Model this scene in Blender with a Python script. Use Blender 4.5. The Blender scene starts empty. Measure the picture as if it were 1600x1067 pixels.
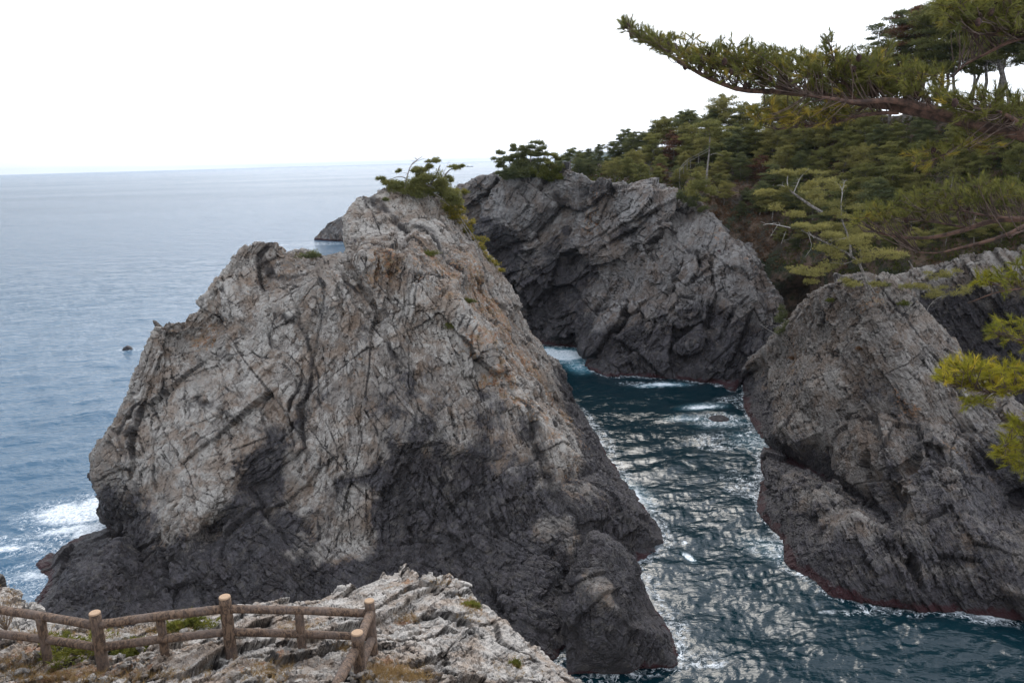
import bpy, math, random
import numpy as np
from mathutils import Vector, Matrix
from mathutils.geometry import delaunay_2d_cdt
from mathutils.bvhtree import BVHTree
from mathutils.kdtree import KDTree

S = bpy.context.scene
COL = S.collection
R = math.radians
random.seed(7)
RNG = np.random.default_rng(11)

# ------------------------------------------------------------------ camera
F, PITCH, ROLL = 1225.0, R(13.0), R(1.6)
CAM = np.array([0.0, 0.0, 35.0])
fwd = np.array([0, math.cos(PITCH), -math.sin(PITCH)])
up0 = np.array([0, math.sin(PITCH), math.cos(PITCH)])
rt0 = np.array([1.0, 0, 0])
RT = math.cos(ROLL) * rt0 - math.sin(ROLL) * up0
UP = math.sin(ROLL) * rt0 + math.cos(ROLL) * up0
cd = bpy.data.cameras.new('camera')
cam = bpy.data.objects.new('camera', cd)
COL.objects.link(cam)
cam.matrix_world = Matrix(((RT[0], UP[0], -fwd[0], CAM[0]), (RT[1], UP[1], -fwd[1], CAM[1]),
                           (RT[2], UP[2], -fwd[2], CAM[2]), (0, 0, 0, 1)))
cd.sensor_width = 36.0
cd.lens = 36.0 * F / 1600.0
cd.clip_start = 0.1
cd.clip_end = 60000
S.camera = cam

# ------------------------------------------------------------------ light, sky
SUN_AZ, SUN_EL = R(2.0), R(44.0)       # azimuth from +Y towards +X
W = bpy.data.worlds.new('World')
S.world = W
W.use_nodes = True
nt = W.node_tree
for n in list(nt.nodes): nt.nodes.remove(n)
def wn(t, **k):
    n = nt.nodes.new(t)
    for a, b in k.items(): setattr(n, a, b)
    return n
sky = wn('ShaderNodeTexSky', sky_type='NISHITA', sun_disc=False, sun_elevation=SUN_EL, sun_rotation=SUN_AZ)
bg1 = wn('ShaderNodeBackground'); bg1.inputs['Strength'].default_value = 0.10
nt.links.new(sky.outputs[0], bg1.inputs['Color'])
tc = wn('ShaderNodeTexCoord')
sep = wn('ShaderNodeSeparateXYZ'); nt.links.new(tc.outputs['Generated'], sep.inputs[0])
ramp = wn('ShaderNodeValToRGB'); nt.links.new(sep.outputs['Z'], ramp.inputs[0])
e = ramp.color_ramp.elements
e[0].position = 0.0; e[0].color = (0.80, 0.88, 1.03, 1)
e[1].position = 1.0; e[1].color = (0.78, 0.85, 0.98, 1)
x = e.new(0.13); x.color = (0.95, 0.98, 1.04, 1)
x = e.new(0.24); x.color = (1.0, 1.0, 1.0, 1)
x = e.new(0.50); x.color = (0.84, 0.89, 1.0, 1)
# broad bright patch of cloud round the hidden sun
sdir = (math.sin(SUN_AZ) * math.cos(SUN_EL), math.cos(SUN_AZ) * math.cos(SUN_EL), math.sin(SUN_EL))
dot = wn('ShaderNodeVectorMath', operation='DOT_PRODUCT')
nt.links.new(tc.outputs['Generated'], dot.inputs[0]); dot.inputs[1].default_value = sdir
mr = wn('ShaderNodeMapRange'); mr.inputs['From Min'].default_value = 0.68; mr.inputs['From Max'].default_value = 1.0
mr.inputs['To Min'].default_value = 1.0; mr.inputs['To Max'].default_value = 1.4; mr.interpolation_type = 'SMOOTHSTEP'
nt.links.new(dot.outputs['Value'], mr.inputs['Value'])
mp = wn('ShaderNodeMapping'); mp.inputs['Scale'].default_value = (2.0, 2.0, 11.0)
nt.links.new(tc.outputs['Generated'], mp.inputs[0])
cn = wn('ShaderNodeTexNoise'); cn.inputs['Scale'].default_value = 1.6; cn.inputs['Detail'].default_value = 7
nt.links.new(mp.outputs[0], cn.inputs['Vector'])
cm = wn('ShaderNodeMapRange'); cm.inputs['From Min'].default_value = 0.35; cm.inputs['From Max'].default_value = 0.62
cm.inputs['To Min'].default_value = 0.86; cm.inputs['To Max'].default_value = 1.0
nt.links.new(cn.outputs[0], cm.inputs['Value'])
mul = wn('ShaderNodeMath', operation='MULTIPLY'); nt.links.new(mr.outputs[0], mul.inputs[0]); nt.links.new(cm.outputs[0], mul.inputs[1])
lf = wn('ShaderNodeMapRange'); lf.inputs['From Min'].default_value = -0.62; lf.inputs['From Max'].default_value = -0.30
lf.inputs['To Min'].default_value = 0.62; lf.inputs['To Max'].default_value = 1.0
nt.links.new(sep.outputs['X'], lf.inputs['Value'])
mul2 = wn('ShaderNodeMath', operation='MULTIPLY'); nt.links.new(mul.outputs[0], mul2.inputs[0]); nt.links.new(lf.outputs[0], mul2.inputs[1])
bg2 = wn('ShaderNodeBackground')
nt.links.new(ramp.outputs[0], bg2.inputs['Color']); nt.links.new(mul2.outputs[0], bg2.inputs['Strength'])
ms = wn('ShaderNodeMixShader'); ms.inputs[0].default_value = 0.88
nt.links.new(bg1.outputs[0], ms.inputs[1]); nt.links.new(bg2.outputs[0], ms.inputs[2])
out = wn('ShaderNodeOutputWorld'); nt.links.new(ms.outputs[0], out.inputs[0])

sl = bpy.data.lights.new('sun', 'SUN'); sl.energy = 0.8; sl.angle = R(24); sl.color = (1.0, 0.93, 0.83)
so = bpy.data.objects.new('sun', sl); COL.objects.link(so)
so.rotation_euler = Vector(sdir).to_track_quat('Z', 'Y').to_euler()
S.view_settings.view_transform = 'Standard'
S.view_settings.look = 'None'
S.view_settings.exposure = 0.96
S.view_settings.gamma = 1.0

# ------------------------------------------------------------------ numeric helpers
def ray(px, py):
    v = fwd * F + RT * (px - 800.0) + UP * (533.5 - py)
    return v / np.linalg.norm(v)
def at(px, py, Y):
    """a place seen at that pixel of the photo, Y metres ahead (or 'w' on the water, 'z3' at height 3)"""
    d = ray(px, py)
    if isinstance(Y, str):
        z = 0.0 if Y == 'w' else float(Y[1:])
        return CAM + d * ((z - CAM[2]) / d[2])
    return CAM + d * ((Y - CAM[1]) / d[1])
def proj(P):
    v = P - CAM
    f = v @ fwd
    return 800 + F * (v @ RT) / f, 533.5 - F * (v @ UP) / f
def hsh(i, j, k, s):
    h = (i.astype(np.int64) * 73856093) ^ (j.astype(np.int64) * 19349663) ^ (k.astype(np.int64) * 83492791) ^ (s * 2654435761)
    h = (h & 0xffffffff).astype(np.uint32)
    h ^= h >> 16; h = h * np.uint32(0x7feb352d); h ^= h >> 15; h = h * np.uint32(0x846ca68b); h ^= h >> 16
    return h
def u01(h): return (h & np.uint32(0xffff)).astype(np.float32) / 65535.0
def u01b(h): return (h >> 16).astype(np.float32) / 65535.0
def gnoise(p, seed=0):
    f0 = np.floor(p); f = (p - f0).astype(np.float32); i = f0.astype(np.int64)
    w = f * f * f * (f * (f * 6 - 15) + 10)
    res = np.zeros(len(p), np.float32)
    for a in (0, 1):
        for b in (0, 1):
            for c in (0, 1):
                h = hsh(i[:, 0] + a, i[:, 1] + b, i[:, 2] + c, seed)
                g1 = u01(h) * 2 - 1; g2 = u01b(h) * 2 - 1
                g3 = u01(h * np.uint32(747796405) + np.uint32(7)) * 2 - 1
                d = g1 * (f[:, 0] - a) + g2 * (f[:, 1] - b) + g3 * (f[:, 2] - c)
                ww = (w[:, 0] if a else 1 - w[:, 0]) * (w[:, 1] if b else 1 - w[:, 1]) * (w[:, 2] if c else 1 - w[:, 2])
                res += d * ww
    return res * 1.4
def fbm(p, octv=4, seed=0, gain=0.5):
    r = np.zeros(len(p), np.float32); a = 1.0
    for o in range(octv):
        r += a * gnoise(p * (2.03 ** o) + o * 17.3, seed + o); a *= gain
    return r
def blocks(q, L, seed=0):
    """broken layers: every layer is cut by two sets of joints into slabs with a tilt, a level and a tone of their own"""
    n = q[:, 2] / L[2]; n = n + .35 * np.sin(n * 1.3 + seed) + .2 * np.sin(n * 3.1 + 2 * seed)
    k = np.floor(n); z0 = np.zeros(len(q), np.int64); kk = k.astype(np.int64)
    a = q[:, 0] / L[0] + u01(hsh(kk, z0, z0, seed)) * 7
    i = np.floor(a); ii = i.astype(np.int64)
    b = q[:, 1] / L[1] + u01(hsh(kk, ii, z0, seed + 1)) * 5
    j = np.floor(b); h = hsh(kk, ii, j.astype(np.int64), seed + 2); h2 = h * np.uint32(747796405) + np.uint32(2891336453); h2 ^= h2 >> 13
    fa, fb, fn = a - i - .5, b - j - .5, n - k - .5
    tilt = fa * (u01(h) * 2 - 1) + fb * (u01b(h) * 2 - 1) + fn * (u01(h2) * 1.4 - .3)
    edge = np.minimum(np.minimum((.5 - np.abs(fa)) * L[0] / L[2], (.5 - np.abs(fb)) * L[1] / L[2]), .5 - np.abs(fn))
    return tilt.astype(np.float32), (u01b(h2) * 2 - 1), edge.astype(np.float32)
def sstep(a, b, x):
    t = np.clip((x - a) / (b - a), 0, 1); return t * t * (3 - 2 * t)

def mesh_obj(name, V, T, mat, parent=None, attrs=None, smooth=False, loc=None):
    """one mesh object from vertices V and triangles (or quads) T"""
    V = np.asarray(V, np.float32); T = np.asarray(T, np.int32)
    me = bpy.data.meshes.new(name)
    k = T.shape[1]
    me.vertices.add(len(V)); me.vertices.foreach_set('co', V.ravel())
    me.loops.add(T.size); me.loops.foreach_set('vertex_index', T.ravel())
    me.polygons.add(len(T))
    me.polygons.foreach_set('loop_start', np.arange(0, T.size, k, dtype=np.int32))
    me.polygons.foreach_set('loop_total', np.full(len(T), k, np.int32))
    me.polygons.foreach_set('use_smooth', np.full(len(T), bool(smooth)))
    for an, av in (attrs or {}).items():
        av = np.asarray(av, np.float32)
        if av.ndim == 1:
            me.attributes.new(an, 'FLOAT', 'POINT').data.foreach_set('value', av)
        else:
            me.attributes.new(an, 'FLOAT_VECTOR', 'POINT').data.foreach_set('vector', av.ravel())
    me.update(calc_edges=True)
    me.validate()
    if mat: me.materials.append(mat)
    o = bpy.data.objects.new(name, me); COL.objects.link(o)
    if parent: o.parent = parent
    if loc is not None: o.location = loc
    return o
def tag(o, label=None, cat=None, group=None, kind=None):
    if label: o['label'] = label
    if cat: o['category'] = cat
    if group: o['group'] = group
    if kind: o['kind'] = kind
    return o
def empty(name, loc, label, cat, group=None, rot=0.0):
    o = bpy.data.objects.new(name, None); o.empty_display_size = 0.3; COL.objects.link(o)
    o.location = [float(c) for c in loc]; o.rotation_euler = (0, 0, rot)
    return tag(o, label, cat, group)

class Geo:
    """collects triangles"""
    def __init__(s): s.v = []; s.t = []; s.a = []; s.n = 0
    def add(s, V, T, tint=0.5):
        V = np.asarray(V, np.float32); T = np.asarray(T, np.int64)
        s.v.append(V); s.t.append(T + s.n); s.n += len(V)
        s.a.append(np.broadcast_to(np.asarray(tint, np.float32), (len(V),)).copy())
    def tube(s, pts, rad, sides=6, tint=0.5, cap=True, rough=0.0):
        pts = np.asarray(pts, float); n = len(pts); rad = np.broadcast_to(rad, (n,))
        tg = np.gradient(pts, axis=0); tg /= np.linalg.norm(tg, axis=1)[:, None] + 1e-9
        ref = np.array([0, 0, 1.0]) if abs(tg[0][2]) < .9 else np.array([1.0, 0, 0])
        V = []
        ang = np.linspace(0, 2 * math.pi, sides, endpoint=False)
        for i in range(n):
            a = np.cross(tg[i], ref); a /= np.linalg.norm(a) + 1e-9; b = np.cross(a, tg[i]); ref = b
            rr = rad[i] * (1 + (RNG.uniform(-rough, rough, sides) if rough else 0))
            V.append(pts[i] + (np.cos(ang) * rr)[:, None] * a + (np.sin(ang) * rr)[:, None] * b)
        V = np.concatenate(V); T = []
        for i in range(n - 1):
            for k in range(sides):
                p0 = i * sides + k; p1 = i * sides + (k + 1) % sides
                T += [(p0, p1, p1 + sides), (p0, p1 + sides, p0 + sides)]
        if cap:
            for k in range(1, sides - 1):
                T.append((0, k + 1, k)); T.append(((n - 1) * sides, (n - 1) * sides + k, (n - 1) * sides + k + 1))
        s.add(V, T, tint)
    def build(s, name, mat, parent=None, smooth=False):
        if not s.v: return None
        return mesh_obj(name, np.concatenate(s.v), np.concatenate(s.t), mat, parent, {'tint': np.concatenate(s.a)}, smooth)
def spline(pts, n):
    pts = np.asarray(pts, float)
    if len(pts) < 3: return np.array([pts[0] + (pts[-1] - pts[0]) * t for t in np.linspace(0, 1, n)])
    P = np.vstack([2 * pts[0] - pts[1], pts, 2 * pts[-1] - pts[-2]]); o = []
    for u in np.linspace(0, len(pts) - 1 - 1e-6, n):
        i = int(u); t = u - i; a, b, c, d = P[i], P[i + 1], P[i + 2], P[i + 3]
        o.append(.5 * ((2 * b) + (c - a) * t + (2 * a - 5 * b + 4 * c - d) * t * t + (3 * b - a - 3 * c + d) * t ** 3))
    return np.array(o)

# ------------------------------------------------------------------ materials
class M:
    def __init__(s, name):
        s.m = bpy.data.materials.new(name); s.m.use_nodes = True; s.t = s.m.node_tree
        s.b = s.t.nodes['Principled BSDF']; s.o = s.t.nodes['Material Output']
    def n(s, t, **k):
        x = s.t.nodes.new(t)
        for a, b in k.items(): setattr(x, a, b)
        return x
    def l(s, a, b): s.t.links.new(a, b)
    def val(s, v, sock):
        if isinstance(v, (int, float)): sock.default_value = v
        elif isinstance(v, tuple): sock.default_value = v if len(v) == len(sock.default_value) else v + (1,)
        else: s.l(v, sock)
    def attr(s, name, out='Fac'):
        return s.n('ShaderNodeAttribute', attribute_name=name).outputs[out]
    def math(s, op, a, b=0.0, clamp=False):
        x = s.n('ShaderNodeMath', operation=op, use_clamp=clamp); s.val(a, x.inputs[0]); s.val(b, x.inputs[1]); return x.outputs[0]
    def mix(s, f, a, b, blend='MIX'):
        x = s.n('ShaderNodeMix', data_type='RGBA', blend_type=blend); s.val(f, x.inputs[0])
        s.val(a, x.inputs[6]); s.val(b, x.inputs[7]); return x.outputs[2]
    def noise(s, vec, scale, detail=4, rough=0.55, dist=0.0):
        x = s.n('ShaderNodeTexNoise'); s.l(vec, x.inputs['Vector']); x.inputs['Scale'].default_value = scale
        x.inputs['Detail'].default_value = detail; x.inputs['Roughness'].default_value = rough; x.inputs['Distortion'].default_value = dist
        return x.outputs[0]
    def voro(s, vec, scale, feature='F1', out='Distance'):
        x = s.n('ShaderNodeTexVoronoi', feature=feature); s.l(vec, x.inputs['Vector']); x.inputs['Scale'].default_value = scale
        return x.outputs[out]
    def rng(s, v, a, b, c=0.0, d=1.0, smooth=True):
        x = s.n('ShaderNodeMapRange', interpolation_type='SMOOTHSTEP' if smooth else 'LINEAR'); s.val(v, x.inputs['Value'])
        for k, q in zip(('From Min', 'From Max', 'To Min', 'To Max'), (a, b, c, d)): x.inputs[k].default_value = q
        return x.outputs[0]
    def mapping(s, vec, scale=(1, 1, 1), rot=(0, 0, 0)):
        x = s.n('ShaderNodeMapping'); s.l(vec, x.inputs[0]); x.inputs['Scale'].default_value = scale; x.inputs['Rotation'].default_value = rot
        return x.outputs[0]
    def bump(s, h, strength, dist, prev=None):
        x = s.n('ShaderNodeBump'); s.l(h, x.inputs['Height']); x.inputs['Strength'].default_value = strength
        x.inputs['Distance'].default_value = dist
        if prev is not None: s.l(prev, x.inputs['Normal'])
        return x.outputs[0]

def rock_material(name, scale=1.0, light=(0.47, 0.435, 0.39), mid=(0.195, 0.168, 0.145), dark=(0.025, 0.0225, 0.0255)):
    k = M(name)
    pos = k.n('ShaderNodeNewGeometry').outputs['Position']
    bed = k.attr('bed', 'Vector')
    mask = k.n('ShaderNodeSeparateXYZ'); k.l(k.attr('mask', 'Vector'), mask.inputs[0])
    dk, rust, weed = mask.outputs
    pale = k.attr('pale')
    nbig = k.noise(pos, 0.20 * scale, 6, 0.62, 0.6)
    nmid = k.noise(pos, 1.5 * scale, 6, 0.68)
    nfin = k.noise(pos, 9.0 * scale, 4, 0.7)
    bstr = k.noise(bed, 2.2 * scale, 6, 0.74, 0.3)           # streaks that follow the bedding
    bfine = k.noise(bed, 8.0 * scale, 3, 0.7)
    tone = k.attr('tone'); crack = k.attr('crack'); c2 = tone
    lum = k.math('ADD', k.math('MULTIPLY', nmid, 0.45), k.math('MULTIPLY', bstr, 0.55))
    lum = k.math('ADD', lum, k.math('MULTIPLY', k.math('SUBTRACT', pale, 0.5), 0.34))
    lum = k.math('ADD', lum, k.math('MULTIPLY', k.math('SUBTRACT', nfin, 0.5), 0.45))
    lum = k.math('ADD', lum, k.math('MULTIPLY', k.math('SUBTRACT', tone, 0.5), 0.22))
    c = k.mix(k.rng(lum, 0.40, 0.68), mid, light)
    brown = tuple(np.array(mid) * np.array((1.12, 0.84, 0.60)))
    c = k.mix(k.rng(k.noise(pos, 0.42 * scale, 6, .68, .4), 0.44, 0.60, 0, 0.6), c, brown)
    c = k.mix(k.rng(nbig, 0.50, 0.60, 0, 0.45), c, tuple(np.array(light) * .62))
    sp = k.rng(k.voro(pos, 6.5 * scale), 0.10, 0.24, 0.8, 0.0)
    sp = k.math('MULTIPLY', sp, k.rng(k.noise(pos, 0.9 * scale, 4), 0.47, 0.60))
    sp = k.math('MULTIPLY', sp, k.rng(pale, 0.2, 0.7, .35, 1.0))
    c = k.mix(sp, c, (0.52, 0.51, 0.46))                      # pale lichen spots
    # near-black stained rock with a ragged edge
    dn = k.math('ADD', k.math('MULTIPLY', dk, 1.45), k.math('MULTIPLY', k.math('SUBTRACT', k.noise(pos, 0.33 * scale, 7, 0.70, .5), 0.5), 2.2))
    dn = k.math('ADD', dn, k.math('MULTIPLY', k.math('SUBTRACT', bstr, 0.5), 0.8))
    dn = k.math('ADD', dn, k.math('MULTIPLY', k.math('SUBTRACT', nfin, .5), .8)); dn = k.rng(k.math('ADD', dn, k.math('MULTIPLY', k.math('SUBTRACT', tone, .5), .25)), 0.38, 0.88)
    dcol = k.mix(k.rng(k.math('ADD', bfine, k.math('MULTIPLY', k.math('SUBTRACT', c2, .5), .25)), 0.42, 0.72), dark, tuple(np.array(dark) * 3.0))  # brighter flecks paint wet highlights into the dark rock
    dcol = k.mix(k.rng(nmid, 0.50, 0.66, 0, 0.6), dcol, (0.105, 0.092, 0.078))
    c = k.mix(k.math('MULTIPLY', dn, 0.93), c, dcol)
    # thin dark joints and open bedding cracks
    jn = k.math('MULTIPLY', k.rng(crack, .25, .8, 0, .9), k.rng(k.noise(pos, 0.7 * scale, 5), 0.36, 0.56, .25, 1))
    bc = k.rng(bfine, 0.30, 0.42, 0.7, 0.0)
    jn = k.math('MAXIMUM', jn, k.math('MULTIPLY', bc, k.rng(nmid, .42, .58)))
    c = k.mix(jn, c, (0.030, 0.026, 0.026))
    # rust and dry grass in the mask
    rn = k.rng(k.math('ADD', rust, k.math('MULTIPLY', k.math('SUBTRACT', k.noise(pos, 2.2 * scale, 6, 0.7), 0.5), 2.2)), 0.5, 0.85)
    rc = k.mix(k.rng(nmid, 0.42, 0.6), (0.27, 0.185, 0.10), (0.33, 0.155, 0.07))
    c = k.mix(k.math('MULTIPLY', rn, 0.78), c, rc)
    wn_ = k.rng(k.math('ADD', weed, k.math('MULTIPLY', k.math('SUBTRACT', k.noise(pos, 0.6 * scale, 6, .7), 0.5), 3.2)), 0.5, 0.8)
    c = k.mix(k.math('MULTIPLY', wn_, .92), c, k.mix(nfin, (0.016, 0.006, 0.008), (0.065, 0.014, 0.016)))
    k.l(c, k.b.inputs['Base Color'])
    k.l(k.rng(dn, 0, 1, 0.88, 0.5), k.b.inputs['Roughness'])
    k.b.inputs['Specular IOR Level'].default_value = 0.35
    h = k.math('ADD', k.math('MULTIPLY', bstr, 0.9), k.math('MULTIPLY', nfin, 0.5))
    h = k.math('ADD', h, k.math('MULTIPLY', bfine, 0.6))
    h = k.math('SUBTRACT', h, k.math('MULTIPLY', jn, 0.35))
    k.l(k.bump(h, 1.0, 0.30 / scale), k.b.inputs['Normal'])
    return k.m

def foliage_material(name, a, b, c=None, trans=0.35):
    k = M(name)
    t = k.attr('tint')
    oi = k.n('ShaderNodeObjectInfo').outputs['Random']
    pos = k.n('ShaderNodeNewGeometry').outputs['Position']
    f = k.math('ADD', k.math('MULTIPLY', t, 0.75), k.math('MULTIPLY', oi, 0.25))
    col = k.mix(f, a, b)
    if c: col = k.mix(k.rng(t, 0.80, 0.98), col, c)
    k.l(col, k.b.inputs['Base Color']); k.b.inputs['Roughness'].default_value = 0.65
    k.b.inputs['Specular IOR Level'].default_value = 0.25
    tr = k.n('ShaderNodeBsdfTranslucent'); k.l(col, tr.inputs[0])
    mx = k.n('ShaderNodeMixShader'); mx.inputs[0].default_value = trans
    k.l(k.b.outputs[0], mx.inputs[1]); k.l(tr.outputs[0], mx.inputs[2]); k.l(mx.outputs[0], k.o.inputs[0])
    return k.m
def bark_material(name, a, b, scale=8):
    k = M(name)
    tc_ = k.n('ShaderNodeTexCoord').outputs['Object']
    n1 = k.noise(tc_, scale, 6, 0.65); n2 = k.noise(tc_, scale * 5, 4)
    k.l(k.mix(k.rng(n1, 0.38, 0.62), a, b), k.b.inputs['Base Color']); k.b.inputs['Roughness'].default_value = 0.9
    k.l(k.bump(k.math('ADD', n1, n2), 0.8, 0.12 / scale), k.b.inputs['Normal'])
    return k.m

ROCK = rock_material('grey_rock', 1.0)
ROCK_FAR = rock_material('far_grey_rock', 0.75, light=(0.30, 0.285, 0.27), mid=(0.125, 0.112, 0.106))
ROCK_CRAG = rock_material('brown_grey_rock', 1.0, light=(0.31, 0.285, 0.255), mid=(0.125, 0.107, 0.094))
ROCK_NEAR = rock_material('pale_ledge_rock', 3.6, light=(0.60, 0.555, 0.50), mid=(0.27, 0.235, 0.20), dark=(0.06, 0.055, 0.05))
PINE = foliage_material('pine_needles', (0.085, 0.10, 0.036), (0.29, 0.27, 0.082))
PINE_DARK = foliage_material('dark_pine_needles', (0.058, 0.076, 0.038), (0.19, 0.195, 0.075))
PINE_LIGHT = foliage_material('light_pine_needles', (0.10, 0.108, 0.038), (0.33, 0.29, 0.09))
PINE_NEAR = foliage_material('near_pine_needles', (0.060, 0.074, 0.022), (0.230, 0.215, 0.050), (0.34, 0.26, 0.045), 0.5)
PINE_GOLD = foliage_material('yellowing_pine_needles', (0.15, 0.17, 0.025), (0.48, 0.41, 0.035), (0.56, 0.43, 0.05), 0.5)
PINE_BROWN = foliage_material('dead_pine_needles', (0.070, 0.035, 0.022), (0.17, 0.085, 0.05))
SHRUB = foliage_material('shrub_leaves', (0.035, 0.055, 0.014), (0.14, 0.14, 0.03))
GRASS = foliage_material('dry_grass', (0.20, 0.12, 0.05), (0.42, 0.29, 0.12))
BRACKEN = foliage_material('brown_bracken', (0.07, 0.045, 0.025), (0.24, 0.13, 0.07))
BARK = bark_material('grey_bark', (0.09, 0.078, 0.068), (0.25, 0.225, 0.20), 4)
BARK_RED = bark_material('red_bark', (0.050, 0.032, 0.026), (0.165, 0.095, 0.070), 14)
DEADWOOD = bark_material('bleached_deadwood', (0.22, 0.20, 0.18), (0.45, 0.42, 0.38), 10)
CONE = bark_material('cone_scales', (0.018, 0.009, 0.007), (0.06, 0.028, 0.02), 60)

# ------------------------------------------------------------------ rock building
def subdivide(V, T, thr, rounds=12):
    """split every edge longer than thr(length unit per vertex) until none is left"""
    for _ in range(rounds):
        E = np.sort(np.concatenate([T[:, [0, 1]], T[:, [1, 2]], T[:, [2, 0]]]), axis=1)
        key = E[:, 0] * np.int64(len(V)) + E[:, 1]
        uq, idx, inv = np.unique(key, return_index=True, return_inverse=True)
        ue = E[idx]
        L = np.linalg.norm(V[ue[:, 0], :3] - V[ue[:, 1], :3], axis=1)
        lim = thr(0.5 * (V[ue[:, 0]] + V[ue[:, 1]]))
        mk = L > lim
        if not mk.any(): break
        nid = np.full(len(ue), -1, np.int64); nid[mk] = len(V) + np.arange(mk.sum())
        V = np.concatenate([V, 0.5 * (V[ue[mk, 0]] + V[ue[mk, 1]])])
        n = len(T); m = nid[inv]; m01, m12, m20 = m[:n], m[n:2 * n], m[2 * n:]
        cnt = (m01 >= 0).astype(int) + (m12 >= 0) + (m20 >= 0)
        outT = [T[cnt == 0]]
        s = cnt == 3
        a, b, c, d, e_, f_ = T[s, 0], T[s, 1], T[s, 2], m01[s], m12[s], m20[s]
        outT += [np.stack(q, 1) for q in ((a, d, f_), (d, b, e_), (f_, e_, c), (d, e_, f_))]
        for r in range(3):
            A, B, C_ = T[:, r], T[:, (r + 1) % 3], T[:, (r + 2) % 3]
            mm = [m01, m12, m20]; x, y, z = mm[r], mm[(r + 1) % 3], mm[(r + 2) % 3]
            s = (cnt == 1) & (x >= 0)
            outT += [np.stack((A[s], x[s], C_[s]), 1), np.stack((x[s], B[s], C_[s]), 1)]
            s = (cnt == 2) & (x >= 0) & (y >= 0)      # split AB and BC
            outT += [np.stack((x[s], B[s], y[s]), 1), np.stack((A[s], x[s], y[s]), 1), np.stack((A[s], y[s], C_[s]), 1)]
        T = np.concatenate(outT)
    return V, T
def vnormals(V, T):
    n = np.cross(V[T[:, 1]] - V[T[:, 0]], V[T[:, 2]] - V[T[:, 0]])
    N = np.zeros_like(V)
    for k in range(3): np.add.at(N, T[:, k], n)
    return N / (np.linalg.norm(N, axis=1)[:, None] + 1e-9)
def smooth_mesh(V, T, it):
    E = np.concatenate([T[:, [0, 1]], T[:, [1, 2]], T[:, [2, 0]]])
    deg = np.bincount(E.ravel(), minlength=len(V)).astype(float)
    for _ in range(it):
        A = np.zeros_like(V)
        for k in range(V.shape[1]):
            A[:, k] = np.bincount(E[:, 0], V[E[:, 1], k], len(V)) + np.bincount(E[:, 1], V[E[:, 0], k], len(V))
        V = 0.5 * V + 0.5 * A / deg[:, None]
    return V
ROCKS = []
def cleave(n, a):
    n = np.array(n, float); n /= np.linalg.norm(n); a = np.array(a, float); a -= n * (a @ n); a /= np.linalg.norm(a)
    return np.stack([a, np.cross(n, a), n])
def bed_frame(strike_deg, dip_deg):
    """axes of the rock's layers: along strike, down dip, across the layers"""
    s, d = R(strike_deg), R(dip_deg)
    a = np.array([math.sin(s), math.cos(s), 0])
    h = np.array([math.cos(s), -math.sin(s), 0])
    b = h * math.cos(d) + np.array([0, 0, -math.sin(d)])
    return np.stack([a, b, np.cross(a, b)])
def shape_rock(V, T, frame, amp, size, seed, detail, warp=1.0, strata=1.0, push=None, lim=None, big=1.0):
    """break the smooth form into slabs: big blocks first, then (on a refined mesh) the small ones"""
    ca, sa = math.cos(.35), math.sin(.35)
    rot = [np.eye(3), np.array([[ca, sa, 0], [-sa, ca, 0], [0, 0, 1.]]), np.array([[1, 0, 0], [0, .985, .17], [0, -.17, .985]]), np.array([[ca, -sa, 0], [sa, ca, 0], [0, 0, 1.]])]
    OCT = (((8.5, 6.5, 2.7), .62), ((3.3, 2.3, .95), .36), ((1.3, .85, .34), .23), ((.5, .36, .14), .12))
    tone = np.full(len(V), .5, np.float32); crack = np.zeros(len(V), np.float32); V0 = V
    for step in (0, 1):
        w = np.stack([fbm(V0 / (12 * size), 2, seed + 50 + k) for k in range(3)], 1)
        w2 = np.stack([gnoise(V0 / (1.3 * size), seed + 60 + k) for k in range(3)], 1)
        q = (V0 + w * .6 * size * warp + w2 * .05 * size) @ frame.T
        if step == 0: d = fbm(V0 / (5.5 * size), 3, seed + 3) * 0.24 * size
        else: d = (np.abs(gnoise(q / (np.array([.75, .55, .28]) * size), seed + 4)) * .10 + np.abs(gnoise(q / (np.array([.28, .22, .12]) * size), seed + 5)) * .075) * size
        for o in ((0, 1), (2, 3))[step]:
            if o >= detail: continue
            l, am = OCT[o]
            # blocks of this size break out only here and there
            m = sstep((0, -.18, -.38, -.55)[o], (0, .25, .12, .0)[o], gnoise(V0 / (l[0] * size * 1.4), seed + 30 + o)) if o else 1.0
            if o < 2: am = am * big
            t, c, e_ = blocks(q @ rot[o].T, np.array(l) * size, seed + 11 * o)
            d = d + (t * 1.05 + c * .42) * am * size * m
            cr = sstep((.045, .085, .14, .16)[o], .0, e_) * m
            d = d - cr * am * size * (.12, .20, .25, .25)[o]
            tone = tone + c * m * (.10, .22, .32, .32)[o]
            crack = np.maximum(crack, cr * (.8, .85, .8, .6)[o])
        d = d * (0.35 + 0.65 * sstep(-.3, 2.2, V0[:, 2]))
        N = vnormals(V, T)
        if push is not None and step == 0: N = N * .45 + np.array(push)[None] * .55; N /= np.linalg.norm(N, axis=1)[:, None]
        V = V + N * (d * amp)[:, None]
        if step == 0 and lim is not None:
            X = np.concatenate([V, V0, tone[:, None], crack[:, None]], 1)
            X, T = subdivide(X, T, lambda m: lim(np.concatenate([m[:, :3], m[:, 3:6], m[:, 6:8]], 1)) * 1.35, 4)
            V, V0, tone, crack = X[:, :3], X[:, 3:6], X[:, 6].astype(np.float32), X[:, 7].astype(np.float32)
    return V, q + (V - V0) @ frame.T, tone, crack, T, V0
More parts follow.
